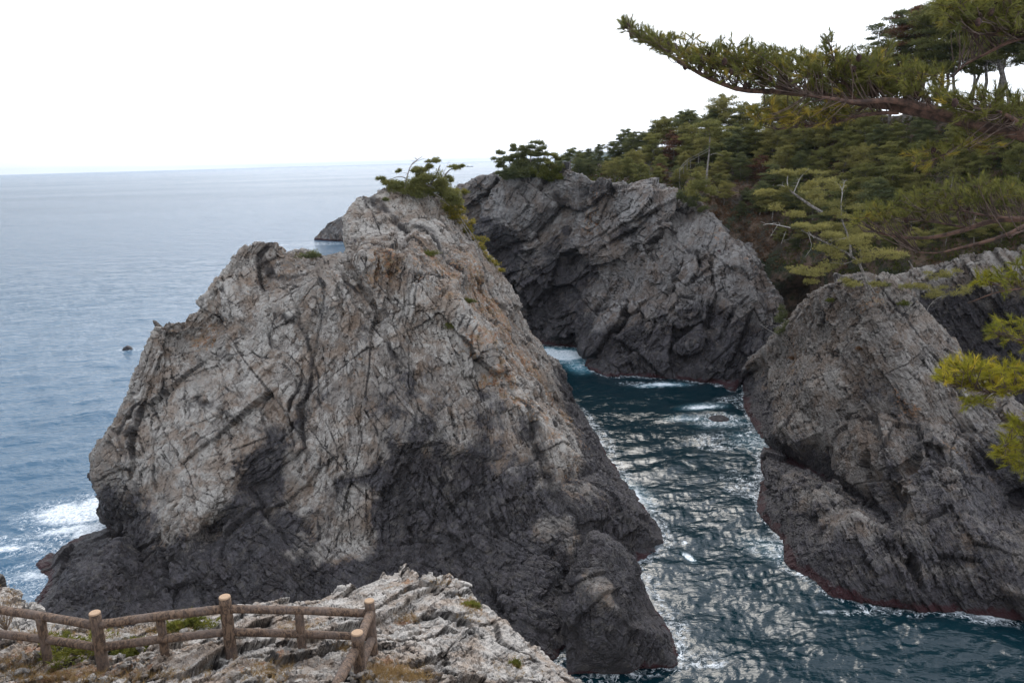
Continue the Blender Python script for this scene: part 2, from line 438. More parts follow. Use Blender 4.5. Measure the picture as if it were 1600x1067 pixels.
def relief(name, outline, inner, frame, back, amp=1.0, size=1.0, seed=1, strata=1.0, big=1.0, clear=(), bedscale=(4.6, 3.6, .5), push=None, px=2.7, mat=None, dark=None, blobs=(), rust=(),
           pale=(), weed=1.3, detail=4, plan=False, world=(), sm=3, parent=None, kind=None, drop=0.35, minlen=0.0, warp=1.0, darkz=None):
    global FR_NOW
    FR_NOW = frame
    O = [at(*p) for p in outline]
    for p in world: pass
    I = [at(*p) for p in inner] + [np.array(p, float) for p in world]
    P3 = np.array(O + I)
    if plan: P2 = [Vector((p[0], p[1])) for p in P3]
    else:
        u, v = proj(P3); P2 = [Vector((a, -b)) for a, b in zip(u, v)]
    nO = len(O)
    r = delaunay_2d_cdt(P2, [(i, (i + 1) % nO) for i in range(nO)], [], 1, 1e-5)
    vs, fs, orig = r[0], r[2], r[3]
    V = np.array([P3[o[0]] if o else np.zeros(3) for o in orig])
    for i, o in enumerate(orig):
        if not o:
            d = [(vs[i] - q).length for q in P2]; V[i] = P3[int(np.argmin(d))]
    T = np.array([list(f) for f in fs if len(f) == 3], np.int64)
    # orient outwards (towards the camera, or upwards in plan)
    c = V[T].mean(1); n = np.cross(V[T[:, 1]] - V[T[:, 0]], V[T[:, 2]] - V[T[:, 0]])
    tow = (n * (CAM - c)).sum(1) if not plan else n[:, 2]
    T[tow < 0] = T[tow < 0][:, ::-1]
    # boundary ring -> skirt -> back
    E = {}
    for t in T:
        for k in range(3): E[(t[k], t[(k + 1) % 3])] = 1
    bd = [e_ for e_ in E if (e_[1], e_[0]) not in E]
    bv = sorted({i for e_ in bd for i in e_}); mp_ = {b: len(V) + i for i, b in enumerate(bv)}
    extra = []
    for b in bv:
        p = V[b]
        h = p - CAM; h[2] = 0; h /= np.linalg.norm(h)
        if plan: q = np.array([p[0] * 1.0, p[1], -4.0]) + h * back
        elif abs(p[2]) < 0.02: q = np.array([p[0], p[1], -4.0]) + h * 5.0
        else: q = p + h * back + np.array([0, 0, -back * drop])
        extra.append(q)
    # back sheet: the same triangulation of the outline ring, flipped
    V = np.concatenate([V, np.array(extra)])
    T2 = [(e_[1], e_[0], mp_[e_[0]]) for e_ in bd] + [(e_[1], mp_[e_[0]], mp_[e_[1]]) for e_ in bd]
    ring2 = [Vector((P2[i].x, P2[i].y)) for i in range(nO)]
    r2 = delaunay_2d_cdt(ring2, [(i, (i + 1) % nO) for i in range(nO)], [], 1, 1e-5)
    near = {}
    for i, o in enumerate(r2[3]):
        if o:
            tgt = P3[o[0]]; j = min(bv, key=lambda b: np.abs(V[b] - tgt).sum()); near[i] = mp_[j]
    nf = len(T)
    T3 = [tuple(near[i] for i in f) for f in r2[2] if all(i in near for i in f)]
    T3 = np.array([t for t in T3 if len(set(t)) == 3], np.int64)
    if len(T3):
        c = V[T3].mean(1); n = np.cross(V[T3[:, 1]] - V[T3[:, 0]], V[T3[:, 2]] - V[T3[:, 0]])
        tow = (n * (CAM - c)).sum(1) if not plan else n[:, 2]
        T3[tow > 0] = T3[tow > 0][:, ::-1]
        T2 = np.concatenate([np.array(T2, np.int64), T3])
    T = np.concatenate([T, np.array(T2, np.int64)])
    bk = np.zeros(len(V)); bk[len(V) - len(extra):] = 1.0
    V = np.concatenate([V, bk[:, None]], 1)
    def lim(m):
        d = m[:, :3] - CAM; f = d @ fwd
        a = np.abs(d @ RT) / np.maximum(f, .01); b = np.abs(d @ UP) / np.maximum(f, .01)
        off = (f < 1) | (a > .80) | (b > .56)
        return np.maximum(np.linalg.norm(d, axis=1) * px / F, minlen) * np.where(m[:, 2] < -1.0, 8.0, 1.0) * np.where(off, 5.0, 1.0) * (1 + 10 * sstep(.1, .8, m[:, 3]))
    V, T = subdivide(V, T, lambda m: lim(m) * 4, 12)
    V, T = subdivide(V, T, lim, 12)
    V = smooth_mesh(V, T, sm)
    V = V[:, :3]
    def lim2(m):
        return lim(np.concatenate([m[:, :3], np.zeros((len(m), 1))], 1)) * np.where(m[:, 5] < -1, 8, 1)
    V, bedq, tone, crack, T, V0 = shape_rock(V, T, frame, amp, size, seed, detail, warp, strata, push, lim2, big)
    z = V[:, 2]
    rr = lambda L, k0=0.8: max_blobs(V0, L)
    dk = max_blobs(V0, blobs)
    if darkz: dk = np.maximum(dk, sstep(darkz[1], darkz[0], z) * 0.95)
    dk = dk * (1 - max_blobs(V0, clear))
    ru = max_blobs(V0, rust)
    wd = sstep(weed + 0.7, weed - 0.5, z)
    pa = 0.5 + max_blobs(V0, [b for b in pale if b[4] > 0]) - max_blobs(V0, [(b[0], b[1], b[2], b[3], -b[4]) for b in pale if b[4] < 0])
    N = vnormals(V, T)
    ru = ru + 0.12 * sstep(0.55, 0.95, N[:, 2])
    o = mesh_obj(name, V, T, mat or ROCK, parent, {'bed': bedq / np.array(bedscale), 'mask': np.stack([dk, ru, wd], 1), 'pale': pa, 'tone': tone, 'crack': crack})
    ROCKS.append((o, V, T))
    if kind: tag(o, kind=kind)
    return o
def max_blobs(V, L):
    """patches round places on the rock, pulled out of round along the layers"""
    r = np.zeros(len(V), np.float32)
    if not len(L): return r
    near = np.linalg.norm(V - CAM, axis=1).min() < 20
    k = .10 if near else .8
    W_ = V + np.stack([fbm(V / (5 * k) + 40 * i, 5, 400 + i, .6) for i in range(3)], 1) * 2.2 * k
    F_ = FR_NOW @ np.eye(3)
    for (px_, py_, Y, rad, val) in L:
        c = at(px_, py_, Y)
        u = (W_ - c) @ F_.T * np.array([.62, 1.0, 1.25])
        d = np.linalg.norm(u, axis=1) / rad
        r = np.maximum(r, val * sstep(1.35, 0.15, d))
    return r
FR_NOW = np.eye(3)

# ------------------------------------------------------------------ the rocks and cliffs
FR_MAIN = cleave((.45, .75, -.45), (1, 0, 1))         # layers dip down to the right, strike runs away from the viewer
FR_MID = cleave((.62, .5, -.5), (1, 0, 1.2))
FR_CRAG = bed_frame(25, 50)

main_out = [(40,955,'w'),(75,905,'w'),(58,880,'w'),(95,852,'w'),(165,824,'w'),(163,790,69),(149,742,69),(155,705,69),(180,670,70),
 (200,620,71),(215,580,71),(238,530,72),(250,512,73),(290,508,73),(303,488,74),(345,440,75),(375,392,76),(400,379,77),(435,377,77),
 (442,392,77),(470,386,78),(505,398,78),(545,401,76),(547,380,84),(541,340,88),(558,308,90),(598,287,92),(640,290,93),(690,302,94),
 (715,325,95),(745,370,97),(775,420,99),(800,465,101),(830,522,103),(865,570,105),(900,630,'w'),(945,705,'w'),(985,765,'w'),
 (1018,797,'w'),(1040,850,'w'),(1000,885,'w'),(960,905,'w'),(930,960,'w'),(890,1010,'w'),(866,1045,'w'),(800,1072,'w'),(650,1085,'w'),
 (450,1060,'w'),(250,1040,'w'),(120,1010,'w'),(60,985,'w')]
main_in = [
 (566,403,71),(600,400,71.5),(640,398,72),(700,455,71),(752,530,70.5),(772,572,70),(822,632,68.5),(880,700,67),(935,765,66),(968,802,65.5),
 (490,440,71.5),(440,470,72),(380,510,72),(330,545,72.2),(270,590,71.5),
 (480,425,74.5),(420,440,75.2),(350,500,75),(300,525,74.5),(400,400,77),
 (220,640,70),(300,650,68.5),(400,640,67.5),(500,560,68.8),(600,500,69.8),(500,620,67),(600,600,67),(700,610,67.5),(780,620,68),
 (200,720,67.5),(290,740,66),(400,700,65.2),(385,760,65.2),(500,700,64.2),(600,690,64.4),(700,720,64),(800,720,64.5),(870,760,64.5),
 (235,800,65.5),(285,845,61.2),(292,868,60.6),(330,895,'z2.6'),(330,830,64.6),(200,850,66.8),(225,890,'z1.5'),(340,770,64.0),
 (400,790,63.6),(500,790,62.2),(520,860,60.6),(600,780,62.4),(600,850,60.8),(690,690,63.4),(700,820,60.8),(800,830,60),(900,810,61.5),
 (200,930,'z1.2'),(300,945,'z0.9'),(180,975,'z1.1'),(450,950,'z1.2'),(600,960,'z1.5'),(750,960,'z2'),(840,930,'z2.5'),(880,870,'z3.5'),(900,900,'z1.6'),
 (975,790,66.4),(1012,825,65),(955,835,64.4),(985,860,64),(945,880,61.8),
 (120,880,'z2.6'),(100,925,'z1.6'),(185,850,'z3.6'),(150,900,'z3.2'),
 (600,330,88),(650,345,88),(575,365,84.5),(620,385,80),(560,396,82.5),(690,350,90),(700,400,83),(755,450,86),(800,530,87),(840,590,85),(885,660,80),
 (935,735,74),(720,430,76),(780,520,78),(830,600,76)]
sea_stack = relief('sea_stack', main_out, main_in, FR_MAIN, 9, amp=1.0, warp=1.35, size=1.15, seed=3, mat=ROCK,
 weed=.35, darkz=(2.0, 10.5), clear=[(505,710,64.5,4.2,.95),(540,840,61,3.2,.9),(285,800,63.5,4.5,.8),(700,690,64,3,.5),(860,860,60,2.2,.6),(470,870,60.5,2.0,.6)],
 blobs=[(430,730,65,4.2,1),(620,770,62.5,6,1),(730,770,62.5,5.5,.9),(800,700,65.5,3.5,.6),(640,640,66,4,.42),(400,740,65,3.0,.9),(430,850,61,5,.6),(350,800,64,2.6,.9),(640,780,62,5,.95),(560,740,63,2.6,.95),(760,770,62,5,.8),(850,850,59,6,.95),(820,760,63,3.5,.7),
        (760,640,67.3,2.6,.5),(300,900,61,6,1),(700,900,58,8,1),(520,620,67,2.2,.35),(650,600,67,3,.35),(560,530,69,2.2,.3),(890,790,62,4,.8),(180,800,68,2.2,.6),(240,860,65,3,.8),(640,680,64.5,2,.5),
        (545,385,83,2.2,.6)],
 rust=[(690,440,71.8,2.6,.62),(752,528,71,2.8,.68),(790,585,70,2.6,.72),(822,630,69,2.6,.68),(862,680,68,2.6,.6),(905,735,66.8,2.4,.5),(740,450,82,7,.72),(780,510,84,8,.74),(830,590,84,8,.72),(870,640,82,7,.62),(700,420,76,4.5,.72),(745,480,76,4.5,.7),(790,540,78,4.5,.68),(800,570,73,3.5,.7),(850,640,71,4,.62),(900,700,69,3.5,.5),(430,430,74,3,.5),(300,560,72.5,2.5,.35),(480,480,71,2,.45),(560,560,69,1.6,.5),(740,700,64,2,.35),(850,720,66,2.5,.4),(600,415,71,3.2,.7),(660,420,71.5,2.6,.55),(520,420,72,2.2,.42),(680,450,71,2,.45),(330,520,74.5,2.6,.6),(260,515,73,1.8,.45),(400,460,75,2.5,.42),(450,400,77,2.5,.4),(800,600,69.5,1.5,.75),(830,640,68,1.6,.6),(770,560,70.4,1.3,.6),
       (850,690,67,2,.38),(560,460,70.5,1.5,.4),(660,400,74,2.0,.4)],
 pale=[(752,530,71,2.6,.6),(700,456,72,2.4,.5),(830,640,69,2.6,.6),(900,725,67,2.6,.45),(720,440,74,3.5,.5),(760,510,74,4,.55),(800,570,73,4,.6),(850,640,71,4,.55),(900,710,69,3.5,.4),(520,700,64.4,2.4,.55),(480,790,62.5,1.6,.25),(540,830,61.2,1.8,.35),(300,760,66,4.5,.45),(260,700,67.5,4,.35),(290,600,70.5,4,.35),(400,560,70,4.5,.3),(280,850,63,2,.4),(690,500,70.5,3.2,.6),(740,520,70.5,2.2,.5),  # ridge and right slope patches paint in the sky's light on them
       (620,340,88,8,.5),(820,640,68.5,2.5,.6),(880,710,67,2.5,.4),(700,690,64,2.0,.4),(640,480,70,3,.4),(480,450,71.5,3,.3),(560,650,66,3.2,-.25),(640,560,68.4,3,-.3),(900,760,65,3,-.2),(340,450,76,4,.3)])
tag(sea_stack, 'huge grey pyramid shaped sea rock with two summits filling the left centre', 'sea rock')

boulder_out = [(925,838,'z7.6'),(958,854,'z7'),(994,888,'z4.6'),(1012,920,'w'),(1026,950,'w'),(1052,990,'w'),(1064,1020,'w'),(1056,1042,'w'),(1000,1047,'w'),(940,1055,'w'),(885,1055,'w'),
 (883,1000,'z2'),(885,950,'z4.2'),(898,900,'z6.2')]
boulder_in = [(930,880,'z7'),(945,930,'z6'),(975,930,'z5'),(930,985,'z3.6'),(985,975,'z4.2'),(1022,990,'z2.6'),(965,1022,'z2.4'),(910,1030,'z1.4'),(1040,1025,'z1.0')]
o = relief('boulder', boulder_out, boulder_in, FR_MAIN, 4, amp=.85, big=1.3, size=.7, seed=21, px=2.5, mat=ROCK, darkz=(2.0, 9.5), blobs=[(950,950,53,9,1.3)], weed=.3)
tag(o, 'dark pointed boulder standing in the water against the right foot of the big sea rock', 'boulder')

mid_out = [(690,330,160),(712,300,158),(735,285,156),(762,278,155),(792,274,154),(830,280,151),(862,282,149),(885,266,147),(903,270,144),(938,290,141),(1000,292,139),(1050,300,138),
 (1082,312,137),(1112,340,134),(1150,382,130),(1190,430,127),(1215,470,123),(1222,520,120),(1190,560,118),(1165,590,117.5),(1150,613,'w'),(1100,598,'w'),(1060,594,'w'),(1000,590,'w'),(950,590,'w'),
 (912,572,'w'),(918,560,'w'),(905,546,'w'),(860,542,'w'),(820,528,'w'),(760,515,'w'),(690,500,'w')]
mid_in = [(915,545,131.5),(940,515,131),(970,480,131.5),(1000,440,133),(1030,390,134.5),(1060,340,136),(930,500,136),(950,460,139),(900,510,142),(870,500,145),(840,480,147),(900,460,143),(860,450,148),
 (1000,500,128.5),(1000,550,126.5),(1050,550,124.5),(1050,460,129),(1100,500,124),(1100,430,128),(1140,480,123.5),(1150,550,119.5),(1100,560,121),(1090,370,133),(1130,420,129),(1180,490,121.5),
 (1060,520,127),(940,560,129),(985,330,138),(950,330,140.5),(905,320,143),(880,340,147),(925,390,141.5),(880,400,146),(900,300,144.5),(830,320,149),(790,330,151),(760,380,154),(800,400,152),(840,390,147.5),(750,460,154),(800,440,151),
 (985,395,139),(960,450,140.5),(1015,425,132),(1045,330,135.5),(1150,430,124.5),(1075,480,124.5),(1085,540,121),(970,400,138.5),(1000,360,137),(730,330,157),(940,430,142)]
headland = relief('cliff', mid_out, mid_in, FR_MID, 14, amp=1.0, big=1.9, warp=.6, size=1.6, seed=33, px=2.5, mat=ROCK_FAR, weed=.6, darkz=(1.0, 13), drop=.1,
 blobs=[(860,470,147,11,.8),(760,420,154,12,.75),(900,440,143,6,.7),(1060,570,124,10,.6),(1160,560,119,7,.7),(1110,520,123,6,.6),(960,560,129,8,.35),(880,360,147,3,.5),(1000,350,138,4,.4),(1020,540,127,8,.5)],
 rust=[(915,350,142,3.5,.6),(930,310,142,3,.45),(1040,380,134,3,.4),(1120,370,132,3.5,.5),(980,450,132,4,.35),(870,300,149,2.5,.4),(1170,420,128,3,.5),(760,285,155,4,.4),(1020,300,139,3,.4)],
 pale=[(1100,350,134,6,.5),(1000,310,138,7,.4),(880,290,147,9,.5),(800,300,151,7,.3),(1130,400,130,5,.4),(1060,380,134,6,.2),(850,350,149,7,.3)])
tag(headland, kind='structure')

crag_out = [(1157,596,'w'),(1162,640,'w'),(1190,692,'w'),(1190,738,'w'),(1182,800,'w'),(1215,838,'w'),(1228,885,'w'),(1300,935,'w'),(1380,948,'w'),(1440,958,'w'),(1500,960,'w'),(1600,972,'w'),(1760,1010,'w'),
 (1800,900,'z4'),(1800,760,66),(1700,700,70),(1620,672,72),(1565,640,74),(1540,615,75.5),(1500,568,77.5),(1470,520,79.5),(1440,488,81),(1412,465,82),(1392,438,84),(1350,430,86),(1310,440,90),(1270,462,95),(1240,500,101),(1200,545,108),(1165,575,113)]
crag_in = [(1190,575,110),(1220,560,104),(1230,620,92),(1200,650,96),(1365,492,81),(1320,545,82),(1270,605,83),(1222,668,84.5),(1300,500,90),(1260,560,94),
 (1400,530,77.5),(1420,600,74.5),(1350,640,76.5),(1290,670,79.5),(1240,692,81.5),(1480,600,74),(1450,660,72.5),(1530,680,71.5),(1600,740,67),(1520,735,'z5.5'),
 (1215,706,'z0.5'),(1258,730,'z0.5'),(1302,752,'z0.7'),(1345,784,'z1.6'),(1204,734,'z2.4'),(1245,756,'z3.8'),(1290,780,'z4.6'),(1340,810,'z4.8'),(1400,850,'z3.8'),(1470,910,'z2'),
 (1220,800,'z1.6'),(1250,830,'z1.8'),(1290,860,'z2.5'),(1350,900,'z1.8'),(1430,930,'z1.4'),(1300,805,'z3.8'),
 (1335,752,'z3.8'),(1375,696,'z8.4'),(1440,690,'z8.6'),(1395,740,'z6.5'),(1378,775,'z4.0'),(1463,690,66),(1447,726,65.2),(1428,768,63.6),(1404,818,61.5),(1452,697,68.6),(1434,733,67.2),(1414,772,65.8),(1388,812,'z2.9'),(1500,740,'z7.8'),(1500,770,'z7'),(1520,820,'z5.6'),(1570,870,'z4'),
 (1460,830,'z4.8'),(1500,860,'z4'),(1540,910,'z2.5'),(1600,930,'z2.5'),(1548,735,69.5),(1590,780,'z3.5'),(1600,830,'z5'),(1640,880,'z4'),(1700,900,'z4'),(1700,800,'z7'),(1485,700,68)]
crag = relief('crag', crag_out, crag_in, FR_CRAG, 10, amp=.95, big=1.3, size=.95, seed=47, mat=ROCK_CRAG, weed=.75, darkz=(-1.0, 7.0), drop=.1,
 blobs=[(1300,745,76,3.5,.7),(1230,780,74,3.5,.7),(1330,830,66,4,.7),(1400,780,66,4,.5),(1500,800,62,6,.75),(1600,760,64,8,.75),(1440,720,67,4,.5),(1250,700,81,3,.4),(1190,620,104,5,.7),(1550,880,58,6,.8),(1400,870,62,6,.7),(1480,850,62,7,.7),(1240,600,93,3.5,.4),
        (1400,900,62,6,.6),(1340,610,78,4,.3),(1400,640,75,3,.35),(1340,700,75,3,.35)],
 rust=[(1360,470,83,3.0,.6),(1250,560,98,3.5,.6),(1410,640,74,1.8,.65),(1480,690,68,1.4,.65),(1510,740,65,1.6,.5),(1300,500,90,3,.35),(1390,520,78,2,.4),(1530,600,75,2,.4)],
 pale=[(1290,590,82,2.6,.7),(1240,650,83.5,2.2,.6),(1380,450,84,3.2,.6),(1450,500,80,2.6,.5),(1500,580,76,2.6,.4),(1440,590,75,3.5,.3),(1270,680,80,2.6,.3),(1340,650,77,2.6,-.35),(1470,750,65,2.3,.4)])
tag(crag, kind='structure')

back_out = [(1395,440,104),(1425,425,103.5),(1470,412,102),(1530,398,100),(1620,388,97),(1830,370,92),(1830,850,84),(1640,760,88),(1560,690,91),(1470,600,96),(1400,520,101)]
back_in = [(1450,440,101),(1520,430,98.5),(1600,420,95.5),(1480,500,100.5),(1560,500,98),(1540,560,96),(1620,560,94),(1500,560,98),(1580,620,93)]
o = relief('cliff', back_out, back_in, FR_CRAG, 8, amp=1.0, size=1.3, seed=59, px=2.8, mat=ROCK_CRAG,
 blobs=[(1500,520,99,9,.85),(1600,540,95,9,.9),(1560,620,93,9,.9)], pale=[(1530,410,99,5,.8),(1440,430,102,4,.5),(1600,410,96,5,.4)], rust=[(1570,520,97,2.5,.5)])
tag(o, kind='structure')

islet_out = [(488,375,'w'),(500,360,'z4.5'),(515,347,'z9'),(535,340,'z11'),(560,345,'z10'),(585,360,'z5'),(600,378,'w'),(560,378,'w'),(520,377,'w')]
islet_in = [(520,362,'z4.8'),(545,358,'z6'),(570,368,'z2')]
o = relief('islet', islet_out, [], FR_MID, 30, amp=.8, size=2.4, seed=61, px=2.4, mat=ROCK_FAR, blobs=[(530,360,240,60,.75)], weed=.8)
tag(o, 'low dark rocky islet peeking out behind the upper summit of the big sea rock', 'islet')
def small_rock(name, c, r, seed, label, hgt=.6):
    g = []
    n1, n2 = 40, 22
    th = np.linspace(0, 2 * math.pi, n1, endpoint=False); ph = np.linspace(0.02, math.pi - .02, n2)
    V = np.array([(math.cos(t) * math.sin(p) * r[0], math.sin(t) * math.sin(p) * r[1], math.cos(p) * r[2]) for p in ph for t in th])
    T = []
    for i in range(n2 - 1):
        for j in range(n1):
            a, b = i * n1 + j, i * n1 + (j + 1) % n1
            T += [(a, a + n1, b), (b, a + n1, b + n1)]
    V = V + np.array(c); T = np.array(T, np.int64)
    V, q, tn_, ck_, T, _v = shape_rock(V, T, FR_MAIN, .8, max(r) * .45, seed, 3)
    n = len(V)
    o = mesh_obj(name, V, T, ROCK_FAR, None, {'bed': q, 'mask': np.stack([np.full(n, .95), np.zeros(n), sstep(.3, 0, V[:, 2])], 1), 'pale': np.full(n, .4), 'tone': tn_, 'crack': ck_})
    ROCKS.append((o, V, T)); return tag(o, label, 'rock')
small_rock('sea_rock', at(199, 548, 'w'), (1.0, .9, 1.0), 5, 'tiny black rock alone in the open sea left of the big sea rock')
small_rock('sea_rock', at(1122, 655, 'w') + np.array([0, 0, -.4]), (1.7, 1.3, .8), 9, 'half drowned dark rock among the swirling foam in the channel')

# near ledge, a height field under and in front of the viewer
led_out = [(-150,905,12.5),(0,905,12.6),(12,935,11.6),(60,962,11.2),(130,985,11.0),(180,985,11.0),(260,968,11.2),(330,962,11.4),(385,940,12.2),(430,932,12.6),(500,938,12.6),(530,925,13),(560,915,13.2),(588,903,13.8),
 (600,893,14.2),(616,898,14.2),(634,876,14.8),(646,890,14.5),(654,908,14.3),(674,888,14.4),(688,906,14.0),(706,899,13.8),(716,908,13.7),(730,922,13.4),(752,942,12.9),(775,968,12.3),(830,1018,11.8),(888,1070,11.3),(960,1140,10.6)]
led_w = [(9.5, 3.0, 26.5), (9.0, -6.0, 30.0), (0, -10, 33.2), (-14, -8, 33.0), (-16, 4, 31.0)]
led_in = [(20,1040,9.6),(70,1038,9.3),(157,1045,8.9),(258,1022,9.1),(360,1027,9.05),(470,1027,9.25),(583,1027,9.3),(600,1060,8.9),(-60,1010,10),
 (100,1000,10.2),(210,1005,10.1),(300,1000,10.2),(420,985,10.6),(450,960,11.4),(520,970,11.3),(560,950,12),(600,950,12),(640,930,12.8),(690,940,12.4),(640,1000,10.6),(700,985,11.2),(740,985,11.4),(650,1060,9.3),(720,1050,10.0),(780,1060,10.2),
 (840,1067,10.6),(400,1067,8.2),(100,1067,8.5),(250,1067,8.4),(560,1080,8.3)]
led_wi = [(0, 4.0, 31.2), (-6, 3.5, 31.3), (4.5, 4, 29.0), (0, 0, 33.2), (-5, -4, 33.4), (0, 2, 32.4), (5, 0, 31.5), (2.5,6.0,29.6)]
allo = led_out
P_w = [np.array(p, float) for p in led_w]
_at = at
def at(px, py, Y):
    return _at(px, py, Y) if not (isinstance(px, str)) else P_w[py]
ledge = relief('rocky_ledge', allo + [('W', i, 0) for i in range(len(led_w))], led_in, cleave((.82, -.22, .45), (.15, .95, .1)), 1.5, amp=1.0, strata=.6, big=1.5, push=(.62, -.45, .64), size=.24, bedscale=(2.2, 1.9, .8), seed=71, px=3.0, mat=ROCK_NEAR, plan=True, world=led_wi, sm=2,
 minlen=.032, weed=-50, warp=1.2,
 rust=[(100,1055,8.8,1.0,.75),(30,1050,9.3,.9,.7),(200,1060,8.7,.8,.6),(470,975,11,.6,.5),(610,1050,9.0,.7,.85),(650,1050,9.2,.35,.8),(400,1050,8.8,.5,.6),(640,968,11.6,.35,.75),(620,922,13.2,.3,.7),(690,905,13.8,.35,.75),(740,940,12.8,.4,.7),(60,990,10.3,.7,.5),(300,1060,8.6,.6,.3),(540,1010,10,.5,.4),(480,940,12.2,.5,.45),(280,985,10.8,.8,.5)],
 blobs=[(330,1050,8.9,.5,.3),(450,1040,9,.5,.3),(740,1010,11,.7,.35)],
 pale=[(400,1000,10.2,3,.4),(100,1010,10,2,.35),(640,930,12.8,2.6,.8),(640,1000,10.8,1.5,.6),(790,1030,10.9,1.4,.5),(560,940,12.4,2,.5),(430,950,12,1.5,.5),(690,1000,11,1.2,.3),(20,960,11,1.5,.6)])
at = _at
tag(ledge, kind='structure')
ledge_bvh = BVHTree.FromPolygons([tuple(map(float, v)) for v in ROCKS[-1][1]], [tuple(map(int, t)) for t in ROCKS[-1][2]])
def ground_z(x, y, bvh=None, top=80):
    h = (bvh or ledge_bvh).ray_cast(Vector((x, y, top)), Vector((0, 0, -1)))
    return h[0].z if h[0] is not None else None

# wooded hillside behind the cliffs
hill_out = [(880,275,160),(905,262,175),(950,255,185),(1050,232,180),(1150,215,170),(1300,192,150),(1450,178,132),(1600,168,115),(1850,150,98),
 (1850,420,92),(1620,400,100),(1520,412,103),(1430,440,106),(1390,500,108),(1290,560,121),(1200,570,127),(1195,470,132),(1160,420,135),(1112,360,139),(1082,330,141),(1040,312,143),(940,300,146)]
hill_in = [(1000,285,150),(1150,330,143),(1250,380,130),(1100,280,152),(1200,300,145),(1300,300,134),(1400,300,120),(1500,280,112),(1600,280,106),(1300,400,120),(1400,390,110),(1520,370,105),(1620,370,102),(1235,430,128),
 (1230,500,131),(1300,460,120),(1200,430,132),(1250,460,133)]
def soil_material():
    k = M('brown_soil')
    pos = k.n('ShaderNodeNewGeometry').outputs['Position']
    c = k.mix(k.rng(k.noise(pos, .5, 6), .4, .6), (0.05, 0.040, 0.028), (0.14, 0.095, 0.065))
    c = k.mix(k.rng(k.noise(pos, .23, 5), .5, .62), c, (0.035, 0.042, 0.02))
    k.l(c, k.b.inputs['Base Color']); k.b.inputs['Roughness'].default_value = .95
    k.l(k.bump(k.noise(pos, 3, 6), .8, .5), k.b.inputs['Normal'])
    return k.m
SOIL = soil_material()
hill = relief('hillside', hill_out, hill_in, FR_MID, 30, amp=.45, size=2.0, seed=81, px=7.0, mat=SOIL, drop=.0, weed=-50)
tag(hill, kind='structure')

# ------------------------------------------------------------------ water
def water_material():
    k = M('sea_water')
    pos = k.n('ShaderNodeNewGeometry').outputs['Position']
    foam = k.attr('foam'); milk = k.attr('milk')
    base = k.mix(milk, (0.0020, 0.015, 0.021), (0.10, 0.30, 0.38))
    off = k.attr('open')
    base = k.mix(off, base, (0.022, 0.085, 0.150))
    wv = k.n('ShaderNodeVectorMath', operation='ADD'); k.l(pos, wv.inputs[0])
    dn = k.n('ShaderNodeTexNoise'); k.l(pos, dn.inputs['Vector']); dn.inputs['Scale'].default_value = .35; dn.inputs['Detail'].default_value = 4
    sc = k.n('ShaderNodeVectorMath', operation='SCALE'); k.l(dn.outputs['Color'], sc.inputs[0]); sc.inputs['Scale'].default_value = 5.0
    k.l(sc.outputs[0], wv.inputs[1]); wp = wv.outputs[0]
    def ridge(v, sc, d, wdt):
        x = k.math('ABSOLUTE', k.math('SUBTRACT', k.noise(v, sc, d, .6, .8), .5)); return k.rng(x, 0.0, wdt, 1.0, 0.0)
    lace = k.math('MAXIMUM', ridge(wp, .35, 5, .030), k.math('MULTIPLY', ridge(pos, 1.1, 4, .035), .7))
    lace = k.math('MULTIPLY', lace, k.rng(k.noise(pos, 1.6, 4, .7), .38, .62, .15, 1))
    patch = k.noise(pos, .45, 5, .65)
    amt = k.math('ADD', foam, k.math('MULTIPLY', k.math('SUBTRACT', patch, .5), .9))
    solid = k.math('MULTIPLY', k.rng(amt, .72, 1.08), k.rng(k.noise(pos, 2.5, 5, .7), .35, .6, .5, 1))
    thin = k.math('MULTIPLY', lace, k.rng(amt, .18, .62))
    f = k.math('MAXIMUM', solid, thin)
    f = k.math('MULTIPLY', f, k.rng(foam, 0.02, .15))
    f = k.math('MULTIPLY', f, k.rng(k.noise(pos, 5, 3), .3, .55, .55, 1.0))
    col = k.mix(f, base, (0.80, 0.84, 0.86))
    k.l(col, k.b.inputs['Base Color'])
    k.l(k.math('ADD', k.rng(f, 0, 1, 0.11, 0.8), k.math('MULTIPLY', k.attr('far'), k.rng(k.noise(k.mapping(pos, (.0011, .0035, 1)), 1.0, 4), .40, .62, 0.04, .09))), k.b.inputs['Roughness'])
    k.b.inputs['IOR'].default_value = 1.33
    dist = k.attr('far')
    w1 = k.mapping(pos, (.45, 1.0, 1), (0, 0, R(20)))
    w2 = k.mapping(pos, (.6, 1.0, 1), (0, 0, R(-25)))
    h = k.math('ADD', k.math('MULTIPLY', k.noise(w1, 1.1, 4, .6, .5), .8), k.math('MULTIPLY', k.noise(w2, .28, 3, .55, .4), 1.6))
    h = k.math('ADD', h, k.math('MULTIPLY', k.noise(w2, 3.2, 3, .6, .6), .12))
    h = k.math('ADD', h, k.math('MULTIPLY', k.math('MULTIPLY', k.rng(dist, .02, .35), k.noise(w1, .15, 6, .7, .3)), 17.0))
    b = k.n('ShaderNodeBump'); k.l(h, b.inputs['Height']); k.l(k.math('ADD', k.rng(dist, 0, 1, 0.30, 0.70, False), k.math('MULTIPLY', off, .22)), b.inputs['Strength']); b.inputs['Distance'].default_value = 0.55
    k.l(b.outputs[0], k.b.inputs['Normal'])
    return k.m
